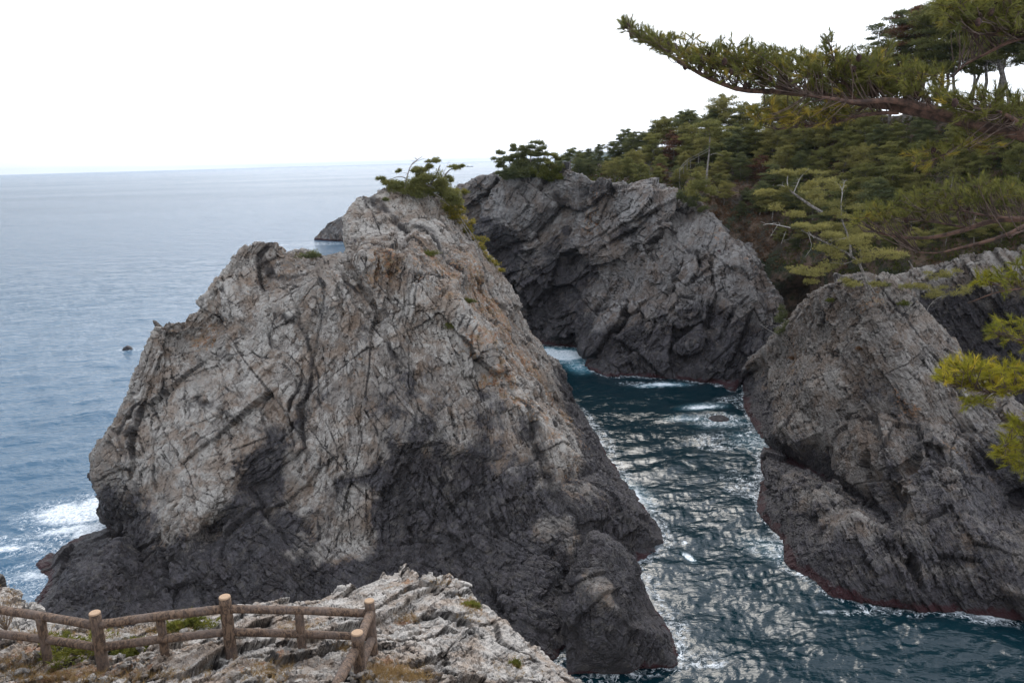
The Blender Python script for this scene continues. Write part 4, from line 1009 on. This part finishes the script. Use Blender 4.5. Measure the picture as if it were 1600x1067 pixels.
CRAG_BVH = bvh_of(['crag'])
for i_, (px, py, rx, rz, m_, lb) in enumerate((
    (1330, 446, 1.1, .5, SHRUB, 'olive scrub on the left shoulder of the right crag below the leaning pine'),
    (1385, 447, .8, .4, PINE_DARK, 'dark green scrub tucked behind the pale knob on top of the right crag'),
    (1300, 470, .7, .35, SHRUB, 'small olive tuft on the left slope of the right crag'),
    (1415, 476, .9, .4, SHRUB, 'green scrub on the right shoulder of the right crag beside the pale stem'),
    (1345, 545, .5, .25, BRACKEN, 'brown dry tuft in the crack down the middle of the right crag'),
    (1240, 560, 1.1, .35, BRACKEN, 'reddish brown scrub on the rocky saddle left of the right crag'))):
    on_rock('shrub', lb, px, py, CRAG_BVH, rx, rz, 45, m_, .2, .022)
# ------------------------------------------------------------------ log fence on the near ledge
def fence_material():
    k = M('brown_log')
    uv = k.n('ShaderNodeNewGeometry').outputs['Position']
    n1 = k.noise(uv, 14, 5, .7); n2 = k.noise(k.mapping(uv, (30, 30, 12)), 1, 5, .7, .8); n3 = k.noise(uv, 3, 4)
    c = k.mix(k.rng(n2, .42, .58), (0.060, 0.037, 0.025), (0.20, 0.128, 0.082))
    c = k.mix(k.rng(n3, .45, .62, 0, .5), c, (0.16, 0.12, 0.10))
    k.l(c, k.b.inputs['Base Color']); k.b.inputs['Roughness'].default_value = .8
    k.l(k.bump(k.math('ADD', n1, k.math('MULTIPLY', n2, 1.4)), .9, .02), k.b.inputs['Normal'])
    return k.m
def cut_material():
    k = M('cut_end'); uv = k.n('ShaderNodeTexCoord').outputs['Object']
    w_ = k.n('ShaderNodeTexWave', wave_type='RINGS', rings_direction='Z'); k.l(uv, w_.inputs[0]); w_.inputs['Scale'].default_value = 12; w_.inputs['Distortion'].default_value = 2
    k.l(k.mix(k.math('MULTIPLY', w_.outputs['Fac'], .5), (0.44, 0.30, 0.19), (0.28, 0.18, 0.11)), k.b.inputs['Base Color']); k.b.inputs['Roughness'].default_value = .85
    return k.m
LOG, CUT = fence_material(), cut_material()
FE = empty('log_fence', at(352, 1027, 9.0), 'brown log fence with tall round posts and two rails along the near ledge', 'fence')
FB = np.array(FE.location)
def post(top, bot, Y, r, tall=True):
    p1 = at(top[0], top[1], Y); p0 = at(bot[0], bot[1], Y)
    p0 = np.array([p1[0] + (p0[0] - p1[0]) * .15, Y, p0[2] - .35]); p1 = p1 - FB; p0 = p0 - FB
    g = Geo(); n = 14
    t = np.linspace(0, 1, n)[:, None]; P = p0 * (1 - t) + p1 * t
    g.tube(P, r * (1 + RNG.uniform(-.04, .04, n)), 18, rough=.025); o = g.build('post', LOG, FE, smooth=True)
    if tall:
        g = Geo(); d = (p1 - p0) / np.linalg.norm(p1 - p0)
        g.tube([np.zeros(3), d * .012, d * .02], [r * .97, r * .95, r * .82], 20)
        c = g.build('cut_end', CUT, o); c.location = p1.tolist()
    return o
def rail(a, b, r, name='rail'):
    P0, P1 = at(*a) - FB, at(*b) - FB; n = 16; t = np.linspace(0, 1, n)[:, None]
    g = Geo(); P = P0 * (1 - t) + P1 * t; P[:, 2] += .012 * np.sin(t[:, 0] * 3.1)
    g.tube(P, r * (1 + RNG.uniform(-.04, .04, n)), 16, rough=.025); return g.build(name, LOG, FE, smooth=True)
YB, YD, YF, YG = 9.0, 9.15, 9.6, 8.55
post((148, 958), (158, 1045), YB, .073); post((351, 933), (361, 1028), YD, .076); post((577, 939), (583, 1026), YF, .070); post((558, 989), (560, 1100), YG, .076)
post((63, 964), (72, 1040), 9.2, .058, False); post((250, 964), (261, 1023), 9.1, .056, False); post((467, 955), (471, 1026), 9.38, .058, False)
rail((-60, 944, 9.6), (146, 976, YB), .057); rail((-60, 983, 9.6), (150, 1010, YB), .055)
rail((150, 976, YB), (352, 951, YD), .057); rail((155, 1011, YB), (356, 987, YD), .055)
rail((354, 951, YD), (577, 958, YF), .055); rail((358, 987, YD), (579, 995, YF), .053)
rail((579, 957, YF), (558, 1012, YG), .060); rail((581, 997, YF), (558, 1058, YG), .058)
rail((556, 1014, YG), (505, 1110, 7.3), .062); rail((558, 1062, YG), (520, 1150, 7.3), .060)

def railing(name, label, pts, h, rp, mat, nposts, bvh=LAND_BVH):
    b = at(*pts[0]); e_ = empty(name, b, label, 'railing')
    P = spline([at(*p) for p in pts], nposts) - b
    for p in P:
        g = Geo(); g.tube([p - [0, 0, .8], p + [0, 0, h]], rp, 6); g.build('post', mat, e_)
    for z in (.5, .95):
        g = Geo(); g.tube(P + [0, 0, h * z], rp * .7, 5); g.build('rail', mat, e_)
DKW = bark_material('dark_rail_wood', (.03, .026, .024), (.07, .06, .055), 5)
railing('railing', 'low dark post railing along the top of the middle cliff', [(905, 292, 143.5), (932, 301, 142), (950, 300, 141), (975, 296, 140)], 1.1, .055, DKW, 8)
DKW2 = bark_material('grey_rail_wood', (.12, .11, .09), (.22, .2, .17), 5)
railing('railing', 'pale wooden handrail climbing the wooded slope above the middle cliff', [(1062, 272, 139), (1072, 260, 142), (1082, 254, 145), (1108, 240, 150)], 1.0, .05, DKW2, 6)

# ------------------------------------------------------------------ small things on the ledge
def on_ledge(px, py):
    return pick(px, py, ledge_bvh)
def ledge_shrub(px, py, rx, rz, mat, label, n=60, name='low_shrub'):
    p = on_ledge(px, py)
    if p is None: return
    e_ = empty(name, p, label, 'shrub'); g, s_ = Geo(), Geo()
    for q in range(12):
        c = RNG.normal(0, .42, 3) * [rx, rx * .6, rz]; c[2] = abs(c[2]) * .6
        pad(g, c, rx * .4, rx * .3, rz * .9, n // 2, .07, .009, RNG.uniform(.05, 1.0), 6); s_.tube([np.array([0, 0, -.1]), c * .5, c], [.008, .005, .002], 4)
    g.build('foliage', mat, e_); s_.build('stem', BARK, e_)
MOSSY = foliage_material('yellow_green_leaves', (0.06, 0.075, 0.015), (0.25, 0.24, 0.045), None, .4)
ledge_shrub(112, 1022, .55, .16, MOSSY, 'low yellow-green shrub under the fence between the short and the tall left posts')
ledge_shrub(205, 1022, .42, .14, MOSSY, 'low yellow-green shrub under the fence right of the tall left post')
ledge_shrub(290, 978, .40, .12, MOSSY, 'low olive shrub behind the fence rail at the brink of the ledge')
ledge_shrub(738, 948, .13, .08, MOSSY, 'small bright green tuft on the crest of the near ledge', 40)
ledge_shrub(806, 1040, .07, .05, MOSSY, 'tiny green tuft low on the right flank of the near ledge', 30)
def twig_bush(px, py, Y, h, label):
    b = at(px, py, Y); e_ = empty('twig_bush', b, label, 'bush'); g = Geo(); l = Geo()
    for q in range(26):
        a = RNG.uniform(0, 6.28); d = np.array([math.cos(a) * RNG.uniform(.1, .7), math.sin(a) * .4, 1]) * h * RNG.uniform(.5, 1)
        P = spline([np.array([0, 0, -.1]), d * .5 + RNG.normal(0, .04, 3), d], 6); g.tube(P, np.linspace(.007, .002, 6), 4)
        for k_ in range(5):
            s0 = P[RNG.integers(2, 6)]; t_ = s0 + RNG.normal(0, .06, 3) + [0, 0, .05]; g.tube([s0, t_], [.003, .0012], 3)
            needles(l, t_[None], 4, .035, .004, .3)
    g.build('branch', bark_material('pale_twig', (.16, .12, .09), (.34, .27, .21), 20), e_); l.build('foliage', GRASS, e_)
twig_bush(8, 975, 9.9, .42, 'leafless pale twiggy bush at the left end of the log fence')
def dry_grass():
    g = Geo(); r_ = np.random.default_rng(9)
    for (px, py, rx, ry, n) in [(100, 1058, 120, 12, 240), (30, 1040, 40, 20, 90), (610, 1052, 45, 18, 260), (650, 1060, 30, 8, 60), (420, 1050, 40, 18, 110), (540, 1015, 25, 12, 40), (735, 950, 22, 20, 70), (640, 968, 18, 8, 40), (690, 912, 20, 8, 30), (470, 985, 40, 14, 60), (280, 1055, 80, 12, 60), (60, 995, 50, 12, 80), (170, 990, 60, 8, 50), (250, 985, 50, 6, 60), (800, 1040, 40, 25, 40)]:
        for _ in range(n):
            p = on_ledge(px + r_.normal(0, .5) * rx, py + r_.normal(0, .5) * ry)
            if p is not None: needles(g, p[None] + [0, 0, .01], 9, .085, .0022, .5, None, 1.0, r_.uniform(0, 1, 1))
    tag(g.build('dry_grass', GRASS), 'short dry orange grass between the stones of the near ledge', 'grass', kind='stuff')
dry_grass()
def stones():
    me = []
    for s_ in range(5):
        r_ = np.random.default_rng(300 + s_)
        import bmesh
        bm = bmesh.new(); bmesh.ops.create_icosphere(bm, subdivisions=3, radius=1)
        V = np.array([v.co[:] for v in bm.verts]); V *= np.array([1, .75, .32])
        for _ in range(9):
            n = r_.normal(0, 1, 3); n /= np.linalg.norm(n); d = V @ n; m = r_.uniform(.35, .7); V = V - np.maximum(d - m * np.abs(V @ n).max(), 0)[:, None] * n
        V += (fbm(V * 3, 3, s_) * .04)[:, None]
        T = np.array([[v.index for v in f.verts] for f in bm.faces]); bm.free()
        n_ = len(V)
        o = mesh_obj('stone', V, T, ROCK_NEAR, None, {'bed': V * [.2, .2, .5] + s_ * 3, 'mask': np.stack([np.full(n_, .1 * s_ * .6), np.zeros(n_), np.zeros(n_)], 1), 'pale': np.full(n_, .6), 'tone': np.full(n_, .4 + .06 * s_), 'crack': np.zeros(n_)})
        me.append(o.data); bpy.data.objects.remove(o)
    r_ = random.Random(4)
    for q in range(150):
        u = r_.uniform(-10, 700); v = r_.uniform(985, 1066)
        p = on_ledge(u, v)
        if p is None or p[1] > 12: continue
        s_ = r_.uniform(.025, .085) * (1.5 if r_.random() < .12 else 1)
        o = bpy.data.objects.new('stone', me[q % 5]); COL.objects.link(o)
        o.location = (p + [0, 0, s_ * .12]).tolist(); o.scale = (s_, s_, s_); o.rotation_euler = (r_.uniform(-.35, .35), r_.uniform(-.35, .35), r_.uniform(0, 6))
        tag(o, 'loose flat grey stone lying on the near ledge around the log fence', 'stone', 'loose stones on the near ledge')
stones()

# ------------------------------------------------------------------ the near pine boughs
TWIG = bark_material('brown_twig', (.05, .032, .024), (.13, .09, .07), 20)
def bough(tree_base, label, limbs, zones, cones=0, trunk=None, mat=PINE_NEAR, base_tint=.5, name='pine_tree'):
    """limbs: (pixel path with Y, r0, r1); zones: (polygon top line, bottom line, Y, shoots, tint, up)"""
    b = np.array(tree_base, float); e_ = empty(name, b, label, 'pine tree')
    if trunk:
        g = Geo(); P = spline([np.array(t[:3], float) - b for t in trunk], 16); g.tube(P, np.interp(np.linspace(0, 1, 16), np.linspace(0, 1, len(trunk)), [t[3] for t in trunk]), 14, rough=.06); g.build('trunk', BARK_RED, e_, True)
    allp = []
    for li, (path, r0, r1) in enumerate(limbs):
        g = Geo(); P = spline([at(*p) - b if len(p) == 3 and not isinstance(p[0], str) else np.array(p[1]) - b for p in path], 40)
        P = P + np.stack([gnoise(P * 3 + 5, 3), gnoise(P * 3 + 9, 4), gnoise(P * 3, 5)], 1) * .02
        rr = np.linspace(r0, r1, 40); g.tube(P, rr, 9, rough=.08); g.build('branch', BARK_RED, e_, True)
        allp.append((P, rr))
    AP = np.concatenate([p for p, _ in allp])
    gn, gt, tips = Geo(), Geo(), []
    for top, bot, Y, n, tint, upd in zones:
        tu = [q[0] for q in top]; tv = [q[1] for q in top]; bu = [q[0] for q in bot]; bv = [q[1] for q in bot]
        for _ in range(n):
            u = RNG.uniform(max(tu[0], bu[0]), min(tu[-1], bu[-1])); v0, v1 = np.interp(u, tu, tv), np.interp(u, bu, bv)
            f = RNG.uniform(0, 1) ** .8; v = v0 + (v1 - v0) * f
            yy = (Y if not isinstance(Y, tuple) else np.interp(u, [tu[0], tu[-1]], Y)) + RNG.normal(0, .22)
            c = at(u, v, yy) - b
            if gnoise(c[None] * 5.5, 77)[0] < -.22 and RNG.random() < .8: continue
            # nearest branch point a little behind the shoot feeds it
            k_ = np.argmin(np.linalg.norm(AP - (c + np.array([.12, 0, -.10])), axis=1)); a = AP[k_]
            d0 = c - a; dist = np.linalg.norm(d0)
            d = d0 / (dist + 1e-6) * .4 + np.array([RNG.normal(-.2, .8), RNG.normal(-.15, .7), upd * .55 + RNG.normal(0, .5)]); d /= np.linalg.norm(d)
            ln = RNG.uniform(.05, .10)
            if RNG.random() < .5:
                mid = a + d0 * .55 + np.array([0, 0, -.04 * dist]) + RNG.normal(0, .02, 3)
                gt.tube(spline([a, mid, c], 6), np.linspace(.0036, .0018, 6) * (1 + .6 * dist), 4, cap=False)
            gt.tube([c, c + d * ln], [.0032, .002], 4, cap=False)
            # needles stand round the last part of the shoot
            nn = RNG.integers(30, 46); s_ = RNG.uniform(0, 1, nn)[:, None]
            C = c + d * ln * s_
            per = RNG.normal(0, 1, (nn, 3)); per -= (per @ d)[:, None] * d; per /= np.linalg.norm(per, axis=1)[:, None]
            nd = d * RNG.uniform(.65, 1.2, (nn, 1)) + per * RNG.uniform(.35, .8, (nn, 1)) ; nd /= np.linalg.norm(nd, axis=1)[:, None]
            ll = RNG.uniform(.040, .070, (nn, 1)); sd = np.cross(nd, per); sd /= np.linalg.norm(sd, axis=1)[:, None]
            w = .0022
            V = np.stack([C - sd * w, C + sd * w, C + nd * ll], 1).reshape(-1, 3)
            t = np.clip(tint + .35 * gnoise(c[None] * 3, 78)[0] + RNG.normal(0, .2) + RNG.uniform(-.12, .12, nn), 0, 1)
            gn.add(V, np.arange(nn * 3).reshape(-1, 3), np.repeat(t, 3))
            tips.append(c)
    gn.build('needles', mat, e_); gt.build('twig', TWIG, e_)
    for _ in range(cones):
        c = tips[RNG.integers(len(tips))] + RNG.normal(0, .008, 3) + [0, 0, -.018]
        g = Geo(); n1, n2 = 10, 9; V = []
        for i in range(n2):
            p = math.pi * (i + .3) / (n2 - .2)
            for j in range(n1):
                a = 2 * math.pi * j / n1 + i * .31; r_ = math.sin(p) * (.019 if (i + j) % 2 else .0145)
                V.append((math.cos(a) * r_, math.sin(a) * r_, math.cos(p) * .026))
        T = []
        for i in range(n2 - 1):
            for j in range(n1):
                q0, q1 = i * n1 + j, i * n1 + (j + 1) % n1; T += [(q0, q0 + n1, q1), (q1, q0 + n1, q1 + n1)]
        g.add(np.array(V) * RNG.uniform(.8, 1.15) + c, T); g.build('cone', CONE, e_)
    return e_
# the great bough across the upper right, with the stem it grows from just outside the picture
tb = at(1900, 700, 5.2); tb[2] = 30.5
bough(tb, 'near pine whose long cone-laden bough reaches across the upper right corner',
 [([(1760, 330, 5.1), (1640, 228, 5.1), (1560, 205, 5.3), (1490, 186, 5.5), (1420, 172, 5.8), (1370, 163, 5.95), (1300, 152, 6.1), (1220, 146, 6.4), (1150, 138, 6.6), (1090, 112, 6.8), (1040, 82, 7.0), (1000, 60, 7.05), (980, 36, 7.1)], 0.046, .006),
  ([(1500, 188, 5.5), (1460, 172, 5.4), (1400, 158, 5.5), (1340, 160, 5.6), (1260, 150, 5.9)], .035, .008),
  ([(1405, 176, 5.8), (1340, 180, 5.9), (1270, 196, 6.1), (1215, 202, 6.2)], .016, .006),
  ([(1780, 90, 5.0), (1640, 45, 4.9), (1560, 52, 5.0), (1510, 45, 5.1), (1480, 25, 5.2)], .045, .008),
  ([(1620, 55, 4.9), (1570, 70, 5.0), (1520, 95, 5.2), (1490, 120, 5.4)], .014, .004),
  ([(1545, 215, 5.3), (1500, 225, 5.3), (1470, 245, 5.4), (1430, 262, 5.4)], .013, .004),
  ([(1640, 225, 5.1), (1570, 178, 5.0), (1520, 168, 5.2)], .02, .006),
  ([(1340, 158, 6.0), (1315, 120, 6.0), (1296, 60, 6.05)], .010, .004),
  ([(1360, 160, 6.0), (1378, 130, 6.0), (1386, 80, 6.0)], .010, .004),
  ([(1230, 145, 6.4), (1130, 100, 6.5), (1060, 70, 6.8)], .012, .004)],
 [([(974, 34), (1000, 46), (1030, 58), (1052, 56), (1060, 66), (1088, 60), (1105, 70), (1140, 66), (1180, 72), (1240, 82), (1300, 84), (1340, 88), (1380, 84), (1410, 98), (1440, 105)],
   [(974, 44), (1000, 62), (1040, 84), (1090, 112), (1150, 134), (1220, 142), (1300, 146), (1370, 150), (1440, 150)], (7.1, 5.8), 1100, .46, .75),
  ([(1090, 84), (1180, 80), (1300, 90), (1380, 96)], [(1090, 104), (1180, 118), (1300, 124), (1380, 130)], (6.7, 5.9), 480, .5, .8),
  ([(1400, 112), (1440, 108), (1480, 114)], [(1400, 152), (1440, 158), (1480, 160)], 5.6, 110, .5, .8),
  ([(1288, 48), (1300, 56)], [(1288, 86), (1300, 88)], 6.05, 16, .3, 1.2), ([(1378, 68), (1392, 72)], [(1378, 100), (1392, 100)], 6.0, 12, .4, 1.2),
  ([(1178, 172), (1240, 166), (1300, 160), (1340, 158)], [(1178, 186), (1240, 194), (1300, 194), (1340, 186)], 6.15, 190, .88, .35),
  ([(1470, 150), (1530, 148), (1620, 150)], [(1470, 162), (1530, 190), (1620, 196)], 5.25, 260, .5, .8),
  ([(1476, 2), (1520, -20), (1640, -30)], [(1476, 34), (1520, 48), (1640, 52)], 5.0, 560, .45, .3),
  ([(1422, 248), (1450, 232), (1480, 230)], [(1422, 262), (1450, 262), (1480, 245)], 5.4, 46, .78, .3),
  ([(1475, 214), (1520, 206), (1555, 212)], [(1475, 236), (1520, 232), (1555, 240)], 5.35, 50, .68, .4)],
 cones=95, trunk=[(tb[0], tb[1], 30.0, .22), (tb[0] - .1, tb[1], 33, .19), (tb[0] - .35, tb[1] - .05, 34.6, .17), (tb[0] - .2, tb[1], 37, .14), (tb[0] + .2, tb[1], 41, .07)])
# second, lower pine
tb2 = at(1960, 800, 6.4); tb2[2] = 29.5
bough(tb2, 'near pine holding a fresh green flat bough over the cliff at the right edge', 
 [([(1790, 300, 6.4), (1680, 345, 6.5), (1600, 342, 6.6), (1555, 346, 6.7), (1500, 362, 6.8), (1440, 372, 6.9), (1380, 365, 7.0), (1350, 350, 7.1)], .035, .006),
  ([(1700, 330, 6.5), (1620, 345, 6.4), (1570, 365, 6.4), (1520, 384, 6.5), (1470, 393, 6.6), (1435, 394, 6.7)], .022, .005),
  ([(1640, 350, 6.4), (1590, 362, 6.3), (1578, 370, 6.3), (1570, 362, 6.3)], .010, .004),
  ([(1600, 342, 6.6), (1560, 338, 6.6), (1500, 330, 6.7), (1450, 332, 6.8)], .012, .004), ([(1520, 358, 6.8), (1470, 350, 6.9), (1400, 340, 7.0)], .010, .004)],
 [([(1336, 345), (1360, 322), (1400, 312), (1440, 300), (1480, 288), (1510, 282), (1560, 292), (1640, 284)], [(1336, 352), (1360, 350), (1400, 346), (1440, 340), (1480, 334), (1510, 326), (1560, 322), (1640, 330)], 6.85, 560, .34, .95)],
 cones=6, trunk=[(tb2[0], tb2[1], 29, .2), (tb2[0] - .1, tb2[1], 33, .16), (tb2[0] - .2, tb2[1], 36, .12), (tb2[0], tb2[1], 38.5, .05)])
# golden, lower sprays
tb3 = at(1900, 1000, 5.6); tb3[2] = 29.0
bough(tb3, 'near pine with bright yellow-green sprays entering low at the right edge', 
 [([(1800, 640, 5.6), (1680, 615, 5.7), (1600, 612, 5.8), (1550, 612, 5.9), (1495, 598, 6.0)], .02, .005),
  ([(1800, 700, 5.6), (1680, 700, 5.6), (1600, 690, 5.7), (1575, 700, 5.7)], .018, .004),
  ([(1760, 500, 5.8), (1660, 520, 5.8), (1600, 530, 5.9), (1565, 518, 6.0)], .016, .004),
  ([(1760, 400, 6.2), (1660, 430, 6.2), (1600, 440, 6.3), (1540, 445, 6.4)], .016, .004),
  ([(1620, 445, 6.3), (1590, 452, 6.2), (1545, 462, 6.2), (1512, 472, 6.3)], .009, .003)],
 [([(1474, 590), (1484, 562), (1520, 566), (1560, 572), (1600, 568), (1660, 566)], [(1474, 598), (1484, 600), (1520, 608), (1560, 612), (1600, 610), (1660, 612)], 5.9, 420, .62, .6),
  ([(1562, 700), (1580, 660), (1600, 640), (1660, 620)], [(1562, 720), (1580, 726), (1600, 728), (1660, 725)], 5.7, 230, .42, .5),
  ([(1552, 510), (1575, 498), (1600, 502), (1660, 500)], [(1552, 520), (1575, 530), (1600, 545), (1660, 545)], 5.95, 80, .34, .6),
  ([(1525, 436), (1560, 428), (1600, 405), (1660, 400)], [(1525, 444), (1560, 452), (1600, 455), (1660, 455)], 6.3, 110, .26, .6),
  ([(1500, 622), (1540, 622)], [(1500, 632), (1540, 632)], 6.0, 24, .2, .4)],
 cones=0, mat=PINE_GOLD, trunk=[(tb3[0], tb3[1], 28.5, .16), (tb3[0], tb3[1], 32, .12), (tb3[0] - .1, tb3[1], 35.5, .06)])

# ------------------------------------------------------------------ far off
def far_land():
    n = 60; V = []; T = []
    D = 6500.0
    c0 = at(925, 250, D); c0[2] = 0
    hh = np.interp(np.linspace(0, 1, n), [0, .03, .09, .25, .6, .8, 1], [0, 36, 66, 84, 74, 50, 0]) + fbm(np.stack([np.linspace(0, 12, n), np.zeros(n), np.zeros(n)], 1), 4, 5) * 8
    m = 14
    for i in range(n):
        for j in range(m):
            f = j / (m - 1); z = max(hh[i], 0) * math.sin(math.pi * f) ** .7 - 3
            V.append((c0[0] - 315 + 900 * i / (n - 1), D + (f - .5) * 500 + RNG.normal(0, 6), z + RNG.normal(0, 1.5)))
    for i in range(n - 1):
        for j in range(m - 1):
            a = i * m + j; T += [(a, a + m, a + 1), (a + 1, a + m, a + m + 1)]
    k = M('far_wood'); k.l(k.mix(k.noise(k.n('ShaderNodeNewGeometry').outputs['Position'], .02, 5), (.02, .035, .02), (.08, .09, .05)), k.b.inputs['Base Color']); k.b.inputs['Roughness'].default_value = 1
    o = mesh_obj('hills', V, T, k.m); tag(o, kind='structure')
far_land()
def ship():
    b = at(734, 255.0, 5200); b[2] = 0
    e_ = empty('ship', b, 'tiny dark ship far out near the horizon left of the headland pines', 'ship')
    k = M('ship_paint'); k.b.inputs['Base Color'].default_value = (.12, .13, .15, 1)
    k2 = M('ship_cabin'); k2.b.inputs['Base Color'].default_value = (.4, .4, .42, 1)
    prof = [(-22, 2.2), (-16, 3.6), (0, 4), (14, 3.4), (22, .2)]; V = []; T = []
    for x_, w in prof: V += [(x_, -w, 3.2 + abs(x_) * .03), (x_, w, 3.2 + abs(x_) * .03), (x_ * .93, w * .6, -1), (x_ * .93, -w * .6, -1)]
    for i in range(4):
        for j in range(4): a, c = i * 4 + j, i * 4 + (j + 1) % 4; T += [(a, c, c + 4), (a, c + 4, a + 4)]
    T += [(0, 1, 2), (0, 2, 3)]
    mesh_obj('hull', V, T, k.m, e_)
    V = []; T = []
    for (x0, x1, y, z0, z1) in [(-16, -7, 2.6, 3.7, 7.5), (-14, -10, 1.6, 7.6, 10)]:
        q = len(V); V += [(x_, s_ * y, z_) for z_ in (z0, z1) for x_, s_ in ((x0, -1), (x1, -1), (x1, 1), (x0, 1))]
        for f in ((0, 1, 5, 4), (1, 2, 6, 5), (2, 3, 7, 6), (3, 0, 4, 7), (4, 5, 6, 7)): T += [(q + f[0], q + f[1], q + f[2]), (q + f[0], q + f[2], q + f[3])]
    mesh_obj('cabin', V, T, k2.m, e_)
ship()
# pale air towards the horizon
def haze():
    k = M('haze_air'); k.t.nodes.remove(k.b)
    v = k.n('ShaderNodeVolumePrincipled'); v.inputs['Color'].default_value = (.58, .72, .90, 1); v.inputs['Density'].default_value = HAZE; v.inputs['Anisotropy'].default_value = 0.0
    k.l(v.outputs[0], k.o.inputs['Volume'])
    x0, x1, y0, y1, z0, z1 = -9000, 9000, -60, 30500, -6, 130
    V = [(x, y, z) for z in (z0, z1) for x, y in ((x0, y0), (x1, y0), (x1, y1), (x0, y1))]
    Q = [(0, 3, 2, 1), (4, 5, 6, 7), (0, 1, 5, 4), (1, 2, 6, 5), (2, 3, 7, 6), (3, 0, 4, 7)]
    o = mesh_obj('haze', V, Q, k.m); tag(o, 'thin pale sea haze over the whole coast', 'haze', kind='stuff')
HAZE = 0.00003
haze()
